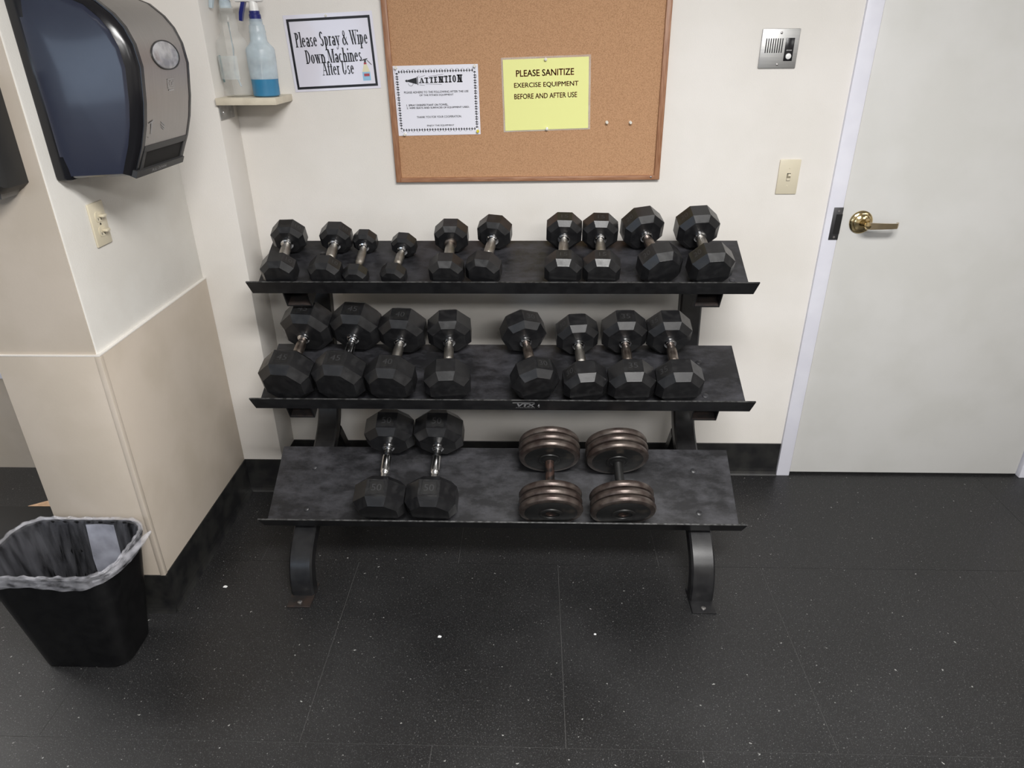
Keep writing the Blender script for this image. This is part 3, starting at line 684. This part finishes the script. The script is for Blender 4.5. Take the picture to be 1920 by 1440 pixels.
bm = bmesh.new(); face_rect(bm, -yh + 0.034, yh - 0.012, pa + dd * 0.80, pb, n2, -0.02, 0.0045); B2(bm, 'slot_header', 'slotgrey', td)
bm = bmesh.new(); face_rect(bm, -yh + 0.034, -yh + 0.046, pa + dd * 0.2, pa + dd * 0.82, n2, -0.02, 0.0045); B2(bm, 'slot_cheek', 'slotgrey', td)
bm = bmesh.new(); face_rect(bm, yh - 0.022, yh - 0.012, pa + dd * 0.2, pa + dd * 0.82, n2, -0.02, 0.0045); B2(bm, 'slot_cheek', 'slotgrey', td)
bm = bmesh.new(); face_rect(bm, -yh + 0.045, yh - 0.021, pa + dd * 0.2, pa + dd * 0.82, n2, -0.03, 0.0012); B2(bm, 'towel_slot', 'void', td)
def on_panel(name, me, m, y, i, t, off):
    """flat print laid on the curved steel front, reading from the +X side"""
    p, d, n = onface(i, t); p = p + n * off
    o = link(name, me, m, fp)
    X = Vector((0, 1, 0)); Z = Vector((d.x, 0, d.y)); Y = Z.cross(X)
    o.matrix_local = Matrix(((X.x, Y.x, Z.x, p.x), (X.y, Y.y, Z.y, y), (X.z, Y.z, Z.z, p.y), (0, 0, 0, 1)))
    return o
bm = bmesh.new(); lathe(bm, [(0.034, 0.0015), (0.034, -0.0005), (0.032, -0.0015), (0.018, -0.003), (0.0, -0.0035)], 'Y', 36); bmesh.ops.scale(bm, vec=(1.95, 1, 0.93), verts=bm.verts)
me = bpy.data.meshes.new('w'); bmesh.ops.recalc_face_normals(bm, faces=bm.faces); bm.to_mesh(me); bm.free()
o = on_panel('round_window', me, 'windowglass', 0.022, 6, 0.45, 0.0035)
me.polygons.foreach_set('use_smooth', [True] * len(me.polygons))
bm = bmesh.new(); lathe(bm, [(0.0365, 0.001), (0.0365, -0.0012), (0.034, -0.0012), (0.034, 0.001)], 'Y', 36, cap0=False, cap1=False); bmesh.ops.scale(bm, vec=(1.95, 1, 0.93), verts=bm.verts)
me = bpy.data.meshes.new('w'); bm.to_mesh(me); bm.free(); on_panel('window_rim', me, 'slotgrey', 0.022, 6, 0.45, 0.0035)
fw, fh = 0.017, 0.011
lf = [[(-fw, fh - .0015), (fw, fh - .0015), (fw, fh), (-fw, fh)], [(-fw, -fh), (fw, -fh), (fw, -fh + .0015), (-fw, -fh + .0015)], [(-fw, -fh), (-fw + .0015, -fh), (-fw + .0015, fh), (-fw, fh)], [(fw - .0015, -fh), (fw, -fh), (fw, fh), (fw - .0015, fh)], [(-fw * .8, -fh - .006), (fw * .8, -fh - .006), (fw * .8, -fh - .0035), (-fw * .8, -fh - .0035)]]
on_panel('logo_box', flat_polys(lf), 'printgrey', 0.026, 5, 0.45, 0.0042)
on_panel('lettering', font_mesh('LoCor', 0.028, 0.014), 'printgrey', 0.026, 5, 0.45, 0.0042)
on_panel('hand_print', flat_polys([[(-.013, .008), (.010, .013), (.010, .010), (-.013, .005)], [(-.004, .008), (.002, .008), (.003, -.022), (0.0, -.022)], [(-.012, -.026), (-.002, -.030), (-.002, -.032), (-.012, -.028)]]), 'silverprint', -0.080, 3, 0.95, 0.0042)
on_panel('towel_print', flat_polys([[(-.010, .010), (.014, -.002), (.014, -.004), (-.010, .008)], [(-.010, .004), (.014, -.009), (.014, -.011), (-.010, .002)], [(-.006, -.003), (.010, -.012), (.010, -.014), (-.006, -.005)]]), 'silverprint', -0.022, 3, 0.85, 0.0042)
pl = pa + dd * 0.11 + n2 * 0.0084; dn = dd.normalized()
o = link('lettering', font_mesh('PULL DOWN', 0.075, 0.0075), 'silverprint', sl)
Xv = Vector((0, 1, 0)); Zv = Vector((dn.x, 0, dn.y)); Yv = Zv.cross(Xv)
o.matrix_local = Matrix(((Xv.x, Yv.x, Zv.x, pl.x), (Xv.y, Yv.y, Zv.y, -0.010), (Xv.z, Yv.z, Zv.z, pl.y), (0, 0, 0, 1)))

# black soap dispenser on the pillar front
sd = empty('soap_dispenser', (-1.292, PY, 1.352), label='black box dispenser mounted on the front of the pillar at left edge', cat='dispenser')
bm = bmesh.new()
loft(bm, [[(-0.075 * k, y, 0.018 + (1 - k) * 0.1), (-0.06 * k, y, 0.004 + (1 - k) * 0.1), (0.06 * k, y, 0.004 + (1 - k) * 0.1), (0.078 * k, y, 0.018 + (1 - k) * 0.1), (0.080 * k, y, 0.245), (0.070 * k, y, 0.256), (-0.070 * k, y, 0.256), (-0.080 * k, y, 0.245)] for y, k in ((0.0, 1.0), (-0.07, 1.0), (-0.088, 0.97), (-0.096, 0.9))])
B2(bm, 'body', 'blackmatte', sd, True)
bm = bmesh.new(); loft(bm, [[(-0.055, -0.004, 0.006), (0.055, -0.004, 0.006), (0.055, -0.075, 0.006), (-0.055, -0.075, 0.006)], [(-0.045, -0.010, -0.010), (0.045, -0.010, -0.010), (0.045, -0.065, -0.010), (-0.045, -0.065, -0.010)]]); B2(bm, 'drip_tray', 'soapgrey', sd)

# ------------------------------------------------------------------ dumbbell rack
RX = -0.103
rk = empty('dumbbell_rack', (RX, -0.45, 0.0), label='black three tier steel dumbbell rack with sloping trays against the wall', cat='dumbbell rack')
ry = lambda y: y + 0.45
TIER = {1: (-0.4138, 0.9534, 24.84, 0.2471), 2: (-0.5502, 0.6105, 23.54, 0.277), 3: (-0.6577, 0.2223, 30.43, 0.2917)}
LIPH = 0.0427; HW = 0.784; LW = 0.800
trays = {}
for t, (fy, fz, th, dep) in TIER.items():
    a = math.radians(th); d = Vector((0, math.cos(a), math.sin(a))); n = Vector((0, -math.sin(a), math.cos(a))); f0 = Vector((0, ry(fy), fz))
    bm = bmesh.new(); q0, q1 = f0, f0 + d * dep; th_ = 0.004
    loft(bm, [[tuple(Vector((x, 0, 0)) + p) for p in (q0, q1, q1 - n * th_, q0 - n * th_)] for x in (-HW, HW)])
    tr = B2(bm, 'tray', 'tray', rk)
    bm = bmesh.new()
    lo, hi = f0 - n * 0.004, f0 + n * LIPH
    rings = []
    for s in (-1, 1):
        rings.append([(s * (LW - 0.009), lo.y, lo.z), (s * LW, hi.y, hi.z), (s * LW, (hi - d * 0.0045).y, (hi - d * 0.0045).z), (s * (LW - 0.009), (lo - d * 0.0045).y, (lo - d * 0.0045).z)])
    loft(bm, rings); lip = B2(bm, 'front_lip', 'rack', rk)
    bm = bmesh.new(); e0 = hi - d * 0.0047; e1 = hi + d * 0.0002; e2 = e1 + n * 0.0006; e3 = e0 + n * 0.0006
    loft(bm, [[(s * LW, p.y, p.z) for p in (e0, e1, e2, e3)] for s in (-1, 1)]); B2(bm, 'worn_edge', 'edge', lip)
    for s in (-1, 1):
        bxx = {(1, -1): -0.600, (1, 1): 0.735, (2, -1): -0.600}.get((t, s), s * 0.660)
        for u in ((dep * 0.62,) if (t, s) == (2, -1) else (0.055, dep * 0.72)):
            p = f0 + d * u; bm = bmesh.new()
            rot = Matrix.Rotation(a, 3, 'X')
            lathe(bm, [(0.010, 0.0), (0.0095, 0.002), (0.006, 0.0035), (0, 0.004)], 'Z', 14)
            bmesh.ops.transform(bm, matrix=Matrix.Translation(Vector((bxx, p.y, p.z))) @ rot.to_4x4(), verts=bm.verts)
            B2(bm, 'bolt', 'tray', rk, True)
    trays[t] = (f0, d, n, lip)

def rect_tube_path(bm, pts, hw, th, X):
    """solid rectangular bar following points in (y, z); pts are the front face"""
    rings = []
    for i, p in enumerate(pts):
        a = Vector(pts[max(0, i - 1)]); b = Vector(pts[min(len(pts) - 1, i + 1)]); tg = (b - a).normalized(); nn = Vector((tg.y, -tg.x))
        p = Vector(p); o = p + nn * th
        c = 0.006
        p1 = p + nn * c; o1 = o - nn * c
        rings.append([(X - hw + c, p.x, p.y), (X + hw - c, p.x, p.y), (X + hw, p1.x, p1.y), (X + hw, o1.x, o1.y), (X + hw - c, o.x, o.y), (X - hw + c, o.x, o.y), (X - hw, o1.x, o1.y), (X - hw, p1.x, p1.y)])
    loft(bm, rings)
def smooth_pts(P, k=6):
    out = []
    for i in range(len(P) - 1):
        p0 = Vector(P[max(0, i - 1)]); p1 = Vector(P[i]); p2 = Vector(P[i + 1]); p3 = Vector(P[min(len(P) - 1, i + 2)])
        for j in range(k):
            t = j / k
            out.append(tuple(0.5 * ((2 * p1) + (p2 - p0) * t + (2 * p0 - 5 * p1 + 4 * p2 - p3) * t * t + (3 * p1 - p0 - 3 * p2 + p3) * t ** 3)))
    out.append(tuple(P[-1])); return out
curve = smooth_pts([(ry(y), z) for y, z in ((-0.762, 0.006), (-0.757, 0.07), (-0.728, 0.138), (-0.655, 0.196), (-0.52, 0.262), (-0.375, 0.325), (-0.262, 0.40), (-0.212, 0.52), (-0.190, 0.66), (-0.170, 0.82), (-0.150, 0.99))])
for s in (-1, 1):
    X = s * 0.662
    bm = bmesh.new(); rect_tube_path(bm, curve, 0.038, 0.05, X); up = B2(bm, 'upright', 'rack', rk, True)
    bm = bmesh.new(); bbox(bm, (X - 0.039, ry(-0.812), 0.0), (X + 0.039, ry(-0.70), 0.006), 0.0015); ft = B2(bm, 'foot_plate', 'rustplate' if s < 0 else 'rack', rk)
    bm = bmesh.new(); lathe(bm, [(0.008, 0.006), (0.008, 0.009), (0.004, 0.011), (0, 0.011)], 'Z', 12, (X, ry(-0.793), 0)); B2(bm, 'bolt', 'steel', ft, True)
    bm = bmesh.new(); rect_tube_path(bm, [(ry(-0.10), 0.003), (ry(-0.15), 0.15), (ry(-0.26), 0.33)], 0.038, 0.045, X); B2(bm, 'rear_leg', 'rack', rk)
    bm = bmesh.new(); bbox(bm, (X - 0.039, ry(-0.14), 0.0), (X + 0.039, ry(-0.03), 0.005), 0.001); B2(bm, 'foot_plate', 'rack', rk)
    # tray arms: hollow rectangular tubes with open front ends
    for t, (u0, u1) in {1: (0.012, 0.240), 2: (0.015, 0.270), 3: (0.085, 0.200)}.items():
        f0, d, n, lip = trays[t]
        hw, hh, wl = 0.042, 0.074 if t < 3 else 0.045, 0.004
        def P(x, u, v): p = f0 + d * u - n * (v + 0.0045); return (X + x, p.y, p.z)
        bm = bmesh.new()
        vo = {}; 
        def ring(u, iw): return [P(-hw + iw, u, iw), P(hw - iw, u, iw), P(hw - iw, u, hh - iw), P(-hw + iw, u, hh - iw)]
        loft(bm, [ring(u1, 0), ring(u0, 0), ring(u0, wl), ring(u0 + 0.12, wl)], True, True)
        ta = B2(bm, 'tray_arm', 'rack', rk)
        if t < 3:
            bbm = bmesh.new(); loft(bbm, [[P(-hw + wl, u, hh - wl), P(hw - wl, u, hh - wl), P(hw - wl, u, hh - wl - 0.0015), P(-hw + wl, u, hh - wl - 0.0015)] for u in (u0 + 0.001, u0 + 0.118)]); B2(bbm, 'tube_floor_lit', 'tubelit', ta)  # thin plate added on the tube floor, coloured as if lit
        if t < 3:
            pb_ = f0 + d * (u1 - 0.05) - n * 0.05
            bbm = bmesh.new(); bbox(bbm, (X - 0.034, pb_.y - 0.02, pb_.z - 0.045), (X + 0.034, ry(-0.165 if t == 1 else -0.185) + 0.01, pb_.z + 0.0)); B2(bbm, 'arm_bracket', 'rack', ta)
# maker's plate on the middle lip
f0, d, n, lip = trays[2]
def on_lip(me, m, x, v, shear=0.0):
    o = link('lettering', me, m, lip); p = f0 + n * v - d * 0.0049
    if shear:
        for vv in me.vertices: vv.co.x += vv.co.z * shear
    Xx = Vector((1, 0, 0)); Zz = n; Yy = d
    o.matrix_local = Matrix(((1, Yy.x, Zz.x, x), (0, Yy.y, Zz.y, p.y), (0, Yy.z, Zz.z, p.z), (0, 0, 0, 1)))
LXC = 0.081
on_lip(font_mesh('VTX', 0.058, 0.0165, 0.045), 'silverprint', LXC, 0.021, 0.25)
on_lip(font_mesh('FITNESS PRODUCTS', 0.060, 0.0042, 0.012), 'printgrey', LXC, 0.0085)
on_lip(flat_polys([[(-0.038, -0.0012), (0.032, 0.0012), (0.032, 0.0022), (-0.038, 0.0014)]]), 'printgrey', LXC - 0.003, 0.0325)
on_lip(flat_polys([[(-0.004, -0.004), (0.003, -0.002), (0.0005, 0.009)], [(-0.002, -0.009), (0.003, -0.008), (0.001, -0.005)]]), 'silverprint', LXC + 0.042, 0.019)

# ------------------------------------------------------------------ dumbbells
def oct_head(W, LH, y0, sgn, roll):
    """eight-sided head with chamfered ends; inner face at y0, running towards sgn along Y"""
    R = W / 2 / math.cos(PI / 8); bm = bmesh.new(); rings = []
    for r, t in ((0.20, 0.0), (0.30, 0.015), (0.72, 0.05), (0.745, 0.055), (1.0, 0.245), (1.0, 0.775), (0.755, 0.985), (0.74, 1.0)):
        ring = []
        for j in range(8):
            a = PI / 8 + PI / 4 * j + roll
            ring.append((R * r * math.sin(a), y0 + sgn * LH * t, R * r * math.cos(a)))
        rings.append(ring)
    vr = loft(bm, rings, True, True)
    es = [e for e in bm.edges if e.calc_face_angle(0) > 0.35 and min(e.verts[0].co.xz.length, e.verts[1].co.xz.length) > R * 0.6]
    bmesh.ops.recalc_face_normals(bm, faces=bm.faces)
    bmesh.ops.bevel(bm, geom=es, offset=W * 0.014, segments=2, affect='EDGES', profile=0.6)
    return bm

def number_plate(head, W, yc, size, fac, txt):
    """recessed square with raised digits on one flat of the head"""
    a = fac
    nrm = Vector((math.sin(a), 0, math.cos(a))); xa = Vector((math.cos(a), 0, -math.sin(a))); ya = Vector((0, 1, 0))
    def fr(o, lift):
        c = nrm * (W / 2 + lift) + Vector((0, yc, 0))
        # text lies in its local XZ plane facing -Y: local X -> xa, local Z -> +Y (away), local -Y -> nrm
        o.matrix_local = Matrix(((xa.x, -nrm.x, ya.x, c.x), (xa.y, -nrm.y, ya.y, c.y), (xa.z, -nrm.z, ya.z, c.z), (0, 0, 0, 1)))
    h = size / 2; t = size * 0.06
    p = link('number_panel', flat_polys([[(-h, -h * .95), (h, -h * .95), (h, h * .95), (-h, h * .95)]]), 'number', head); fr(p, 0.0004)
    rim = [[(-h - t, h * .95), (h + t, h * .95), (h + t, h * .95 + t), (-h - t, h * .95 + t)], [(-h - t, -h * .95 - t), (h + t, -h * .95 - t), (h + t, -h * .95), (-h - t, -h * .95)], [(-h - t, -h), (-h, -h), (-h, h), (-h - t, h)], [(h, -h), (h + t, -h), (h + t, h), (h, h)]]
    rm = link('number_rim', flat_polys(rim), 'rubber', head); fr(rm, 0.0009)
    o = link('number', font_mesh(txt, size * 0.72, size * 0.52, 0.0), 'numtext', head); fr(o, 0.0010)

def dumbbell(t, W, x, hl, yaw, label, group, num=None, fac=0, roll=0.0, grip='knurl', ring='chrome'):
    fy, fz, th, dep = TIER[t]; a = math.radians(th)
    d = Vector((0, math.cos(a), math.sin(a))); n = Vector((0, -math.sin(a), math.cos(a)))
    LH = 0.68 * W; hl = hl - 0.05 * W; s = LH / 2 + 0.004 + abs(math.sin(math.radians(yaw))) * W * 0.37
    ps = math.radians(yaw); ya = d * math.cos(ps) + Vector((1, 0, 0)) * math.sin(ps); xa = ya.cross(n)
    base = Vector((x, fy, fz)) + d * s
    rot = Matrix(((xa.x, ya.x, n.x), (xa.y, ya.y, n.y), (xa.z, ya.z, n.z)))
    e = empty('dumbbell', base, rot, label, 'dumbbell', group)
    up = W / 2 / math.cos(PI / 8) * math.cos(PI / 8 - abs(roll)) + 0.0006
    # local: near head centre at (0, 0, up)
    Tm = Matrix.Translation((0, 0, up))
    for sg, y0 in ((-1, LH / 2), (1, LH / 2 + hl)):
        hd = B2(oct_head(W, LH, y0, sg, roll), 'head', 'rubber', e); hd.location = (0, 0, up)
        if num:
            yc = y0 + sg * LH * 0.5
            number_plate(hd, W, yc, W * 0.27, fac + roll, num)
    g = 0.0135 if W > 0.09 else 0.0115
    y0 = LH / 2; Lh = hl
    bm = bmesh.new()
    prof = [(g * .95, y0), (g * .95, y0 + Lh * .20), (g * 1.02, y0 + Lh * .235), (g * 1.16, y0 + Lh * .26), (g * 1.20, y0 + Lh * .33), (g * 1.22, y0 + Lh * .5), (g * 1.20, y0 + Lh * .67), (g * 1.16, y0 + Lh * .74), (g * 1.02, y0 + Lh * .765), (g * .95, y0 + Lh * .80), (g * .95, y0 + Lh)]
    lathe(bm, prof, 'Y', 24); h = B2(bm, 'handle', grip, e, True); h.location = (0, 0, up)
    for yy, sg in ((y0, 1), (y0 + Lh, -1)):
        bm = bmesh.new(); lathe(bm, [(g * 1.5, yy - sg * 0.001), (g * 1.5, yy + sg * 0.006), (g * 1.25, yy + sg * 0.008), (g * 1.3, yy + sg * 0.011), (g * 1.0, yy + sg * 0.013)], 'Y', 24)
        c = B2(bm, 'collar', ring, e, True); c.location = (0, 0, up)
    return e

G1, G2, G3 = 'rubber dumbbells on the top tray', 'rubber dumbbells on the middle tray', 'rubber dumbbells on the bottom tray'
L8, R8 = -PI / 4, PI / 4
DB = [
 (1, .107, -.801, .095, -2.2, 'small black rubber dumbbell at the far left end of the top tray', G1, '10', R8, 0, 'knurl', 'chrome'),
 (1, .101, -.654, .099, 1.6, 'small black rubber dumbbell second from left on the top tray', G1, '10', R8, 0, 'knurl', 'chrome'),
 (1, .077, -.560, .118, 1.6, 'tiny black dumbbell touching the larger one on its left, top tray', G1, None, 0, 0, 'knurl', 'chrome'),
 (1, .079, -.440, .095, 6.4, 'tiny black dumbbell standing alone fourth from left on the top tray', G1, None, 0, 0, 'knurl', 'chrome'),
 (1, .108, -.271, .097, 0.8, 'black rubber dumbbell with copper stained collar on the top tray below the white notice', G1, None, 0, 0, 'knurl', 'worn'),
 (1, .109, -.155, .111, 8.9, 'black rubber dumbbell sixth from left on the top tray, turned slightly right', G1, None, 0, 0, 'knurl', 'chrome'),
 (1, .115, .093, .111, 2.4, 'left dumbbell of the touching pair on the top tray below the yellow notice', G1, '15', 0, 0, 'knurl', 'chrome'),
 (1, .115, .212, .108, 1.9, 'right dumbbell of the touching pair on the top tray below the yellow notice', G1, '15', 0, 0, 'knurl', 'chrome'),
 (1, .131, .392, .095, -12.3, 'black dumbbell with brown handle second from right on the top tray', G1, '20', L8, 0, 'worn', 'chrome'),
 (1, .134, .548, .095, -5.3, 'black dumbbell marked 20 at the right end of the top tray', G1, '20', L8, 0, 'knurl', 'chrome'),
 (2, .165, -.779, .114, 4.6, 'large black rubber dumbbell at the left end of the middle tray', G2, '45', 0, 0, 'worn', 'chrome'),
 (2, .164, -.612, .115, 4.3, 'large black dumbbell marked 45 second from left on the middle tray', G2, '45', 0, 0, 'chrome', 'chrome'),
 (2, .153, -.4505, .112, 3.6, 'large black dumbbell marked 40 on the middle tray', G2, '40', 0, 0, 'knurl', 'chrome'),
 (2, .144, -.270, .125, -3.0, 'black dumbbell with no number showing, fourth from left on the middle tray', G2, None, 0, 0, 'knurl', 'chrome'),
 (2, .141, .006, .120, -10.9, 'black dumbbell marked 30 tilted on an edge above the maker logo', G2, '30', 0, PI / 8, 'worn', 'chrome'),
 (2, .138, .1645, .119, -5.0, 'black dumbbell marked 30 on its left side with shiny top, middle tray', G2, '30', L8, 0, 'knurl', 'chrome'),
 (2, .146, .309, .122, -1.5, 'black dumbbell marked 35 on its top face, second from right on the middle tray', G2, '35', 0, 0, 'worn', 'chrome'),
 (2, .146, .4575, .122, -1.6, 'black dumbbell marked 35 on its left side at the right end of the middle tray', G2, '35', L8, 0, 'worn', 'chrome'),
 (3, .165, -.494, .142, 0.7, 'large black dumbbell marked 50 with chrome handle, left one on the bottom tray', G3, '50', 0, 0, 'chrome', 'chrome'),
 (3, .165, -.3265, .141, 1.2, 'large black dumbbell marked 50 with chrome handle, second from left on the bottom tray', G3, '50', 0, 0, 'chrome', 'chrome'),
]
for a in DB: dumbbell(*a)

def plate_dumbbell(x, W, hl, yaw, label, bar):
    t = 3; fy, fz, th, dep = TIER[t]; a = math.radians(th)
    d = Vector((0, math.cos(a), math.sin(a))); n = Vector((0, -math.sin(a), math.cos(a)))
    LH = 0.075; s = LH / 2 + 0.004; ps = math.radians(yaw)
    ya = d * math.cos(ps) + Vector((1, 0, 0)) * math.sin(ps); xa = ya.cross(n)
    rot = Matrix(((xa.x, ya.x, n.x), (xa.y, ya.y, n.y), (xa.z, ya.z, n.z)))
    e = empty('plate_dumbbell', Vector((x, fy, fz)) + d * s, rot, label, 'dumbbell', 'rusty plate dumbbells on the bottom tray')
    R = W / 2; up = R + 0.0006; tk = LH / 3
    for sg, y0 in ((-1, LH / 2), (1, LH / 2 + hl)):
        for k in range(3):
            r = R * (1.0 if k == (2 if sg < 0 else 1) else 0.985)
            ya0 = y0 + sg * tk * k; ya1 = y0 + sg * tk * (k + 1)
            m_ = lambda f: ya0 + (ya1 - ya0) * f
            bm = bmesh.new(); lathe(bm, [(r * .80, m_(0.04)), (r * .90, m_(0.03)), (r * .965, m_(0.12)), (r, m_(0.35)), (r, m_(0.62)), (r * .965, m_(0.88)), (r * .90, m_(0.97)), (r * .80, m_(0.96))], 'Y', 56)
            p = B2(bm, 'weight_plate', 'iron', e, True); p.location = (0, 0, up)
            if (k == 0) or (k == 2):
                yy = m_(0.03) if k == 0 else m_(0.97); o_ = -sg if k == 0 else sg
                bm = bmesh.new(); lathe(bm, [(r * .82, yy), (r * .80, yy + o_ * 0.0012), (r * .36, yy + o_ * 0.0012), (r * .35, yy + o_ * 0.004), (r * .27, yy + o_ * 0.005), (r * .26, yy + o_ * 0.002), (0, yy + o_ * 0.002)], 'Y', 48)
                f = B2(bm, 'plate_face', 'ironblack', p, True)
        yo = y0 + sg * LH
        bm = bmesh.new(); lathe(bm, [(0.017, yo - sg * 0.004), (0.017, yo + sg * 0.003), (0.009, yo + sg * 0.0035), (0.008, yo + sg * 0.0015), (0, yo + sg * 0.0015)], 'Y', 24); c = B2(bm, 'end_bolt', 'ironbar', e, True); c.location = (0, 0, up)
        bm = bmesh.new(); lathe(bm, [(0.027, y0), (0.027, y0 - sg * 0.004), (0.021, y0 - sg * 0.007), (0.018, y0 - sg * 0.009)], 'Y', 28); c = B2(bm, 'collar', 'ironblack', e, True); c.location = (0, 0, up)
    bm = bmesh.new(); lathe(bm, [(0.0145, LH / 2), (0.0145, LH / 2 + hl * .2), (0.0155, LH / 2 + hl * .5), (0.0145, LH / 2 + hl * .8), (0.0145, LH / 2 + hl)], 'Y', 24); c = B2(bm, 'handle', bar, e, True); c.location = (0, 0, up)
    return e
plate_dumbbell(.060, .207, .117, -0.8, 'round plate dumbbell with evenly brown rusty handle on the bottom tray', 'ironbar')
plate_dumbbell(.289, .210, .112, -2.0, 'round plate dumbbell with flaking black handle at the right of the bottom tray', 'ironblack')

# ------------------------------------------------------------------ waste bin with clear liner
wbn = empty('waste_bin', (-1.3325, -0.985, 0.0), label='black plastic waste bin with clear liner in front of the pillar', cat='waste bin')
def rrect(hx, hy, r, z, k=6, wob=0.0, ph=0.0):
    pts = []
    for cx, cy, a0 in ((hx - r, hy - r, 0), (-hx + r, hy - r, 90), (-hx + r, -hy + r, 180), (hx - r, -hy + r, 270)):
        for i in range(k + 1):
            a = math.radians(a0 + 90 * i / k); pts.append((cx + r * math.cos(a), cy + r * math.sin(a), z))
    return pts
bm = bmesh.new()
loft(bm, [rrect(.124, .074, .035, 0.0), rrect(.132, .082, .045, 0.006), rrect(.1865, .126, .075, .372), rrect(.193, .131, .078, .374), rrect(.193, .131, .078, .384), rrect(.188, .127, .075, .386), rrect(.183, .122, .072, .382), rrect(.128, .078, .042, .012)])
B2(bm, 'bin_body', 'bin', wbn, True)
# liner: inside film, gathered rim roll, hanging outer skirt, side knot
def dense(hx, hy, r, z, n=120):
    base = rrect(hx, hy, r, z, 12); out = []
    L = [0.0]
    for i in range(len(base)): L.append(L[-1] + (Vector(base[(i + 1) % len(base)]) - Vector(base[i])).length)
    for k in range(n):
        t = L[-1] * k / n; i = max(j for j in range(len(base)) if L[j] <= t); f = (t - L[i]) / max(1e-6, L[i + 1] - L[i])
        out.append(Vector(base[i]).lerp(Vector(base[(i + 1) % len(base)]), f))
    return out
N = 144; rngs = []
rnd = [random.uniform(-1, 1) for _ in range(N)]
for hx, hy, r, z, w in ((.187, .127, .075, .392, .001), (.176, .116, .070, .372, .003), (.165, .106, .064, .28, .005), (.150, .092, .056, .16, .008), (.120, .070, .04, .06, .008), (.05, .03, .02, .03, .003)):
    rngs.append([(p.x * (1 + w * 6 * math.sin(k * .7 + z * 9) * .1), p.y + w * math.sin(k * 1.3 + z * 20), p.z + w * .5 * rnd[k]) for k, p in enumerate(dense(hx, hy, r, z, N))])
bm = bmesh.new(); loft(bm, rngs, False, True); ln_ = B2(bm, 'liner', 'bag', wbn, True)
rngs = []
for j in range(8):
    a = 2 * PI * j / 8; rr = 0.0055
    rngs.append([(p.x * (1 + (rr * math.cos(a)) / .19) + .0012 * rnd[(k * 7) % N], p.y * (1 + (rr * math.cos(a)) / .13) + .0012 * rnd[(k * 5) % N], .389 + rr * math.sin(a) * (1 + .5 * rnd[k]) + .0018 * math.sin(k * 1.1)) for k, p in enumerate(dense(.190, .129, .076, .389, N))])
rngs.append(rngs[0]); bm = bmesh.new(); loft(bm, rngs, False, False); bmesh.ops.remove_doubles(bm, verts=bm.verts, dist=1e-5); B2(bm, 'liner_rim', 'bagrim', ln_, True)
rngs = []
for hx, hy, r, z, w in ((.195, .133, .079, .391, .001), (.197, .135, .080, .378, .002), (.198, .136, .080, .362, .003)):
    rngs.append([(p.x + w * .4 * rnd[k], p.y + w * .6 * math.sin(k * .9), p.z - (w * 3.5 * (0.5 + .5 * math.sin(k * .23 + 1)) if z < .37 else 0)) for k, p in enumerate(dense(hx, hy, r, z, N))])
bm = bmesh.new(); loft(bm, rngs, False, False); B2(bm, 'liner_skirt', 'bagrim', ln_, True)
bm = bmesh.new(); tube_path(bm, [(.150, -.118, .372), (.182, -.085, .374), (.199, -.045, .380), (.212, .0, .386), (.224, .035, .398), (.232, .055, .404)], [.006, .010, .011, .009, .008, .003], 10); B2(bm, 'liner_knot', 'bagrim', ln_, True)
# a folded double layer of film on the rear inside wall
bm = bmesh.new(); vsl = []
loft(bm, [[(.000, .112, .380), (.03, .1135, .381), (.06, .1135, .381), (.085, .112, .380)], [(-.002, .098, .26), (.03, .0995, .26), (.06, .0995, .26), (.088, .098, .26)], [(.012, .080, .13), (.03, .081, .13), (.06, .081, .13), (.085, .080, .13)]], False, False, closed=False)
B2(bm, 'folded_film', 'bagwhite', ln_, True)

# ------------------------------------------------------------------ small things on the floor and far left
o = box('floor_mat', (-2.75, -0.80, 0.0), (-1.70, -0.295, 0.010), 'mat', None, bev=0.003); tag(o, 'flat dark mat lying on the floor behind the waste bin', 'mat')
bm = bmesh.new(); prism(bm, [(-2.02, -0.288), (-1.70, -0.288), (-1.70, -0.12), (-1.83, -0.17)], 'Z', 0.0, 0.006); o = B2(bm, 'cardboard_piece', 'cardboard'); tag(o, 'tan pointed cardboard scrap lying on the floor behind the pillar', 'cardboard')
o = box('wall_notice', (-2.40, -0.006, 0.435), (-2.166, -0.004, 0.66), 'paper', None); tag(o, 'white sheet on the far wall at the left picture edge', 'paper')
for k, (x, y, sx, lab) in enumerate(((-1.045, -0.720, .007, 'white paper fleck on the floor left of the rack foot'), (-0.285, -0.925, .006, 'pale crumb on the black floor in front of the rack'), (.20, -.905, .004, 'tiny white crumb on the floor between the rack feet'))):
    bm = bmesh.new(); prism(bm, [(-sx, -sx * .5), (sx * .6, -sx * .7), (sx, sx * .2), (-.1 * sx, sx * .7), (-sx * .8, sx * .4)], 'Z', 0.0, 0.002)
    o = B2(bm, 'floor_scrap', 'scrap'); o.location = (x, y, 0); tag(o, lab, 'scrap', 'scraps on the floor')
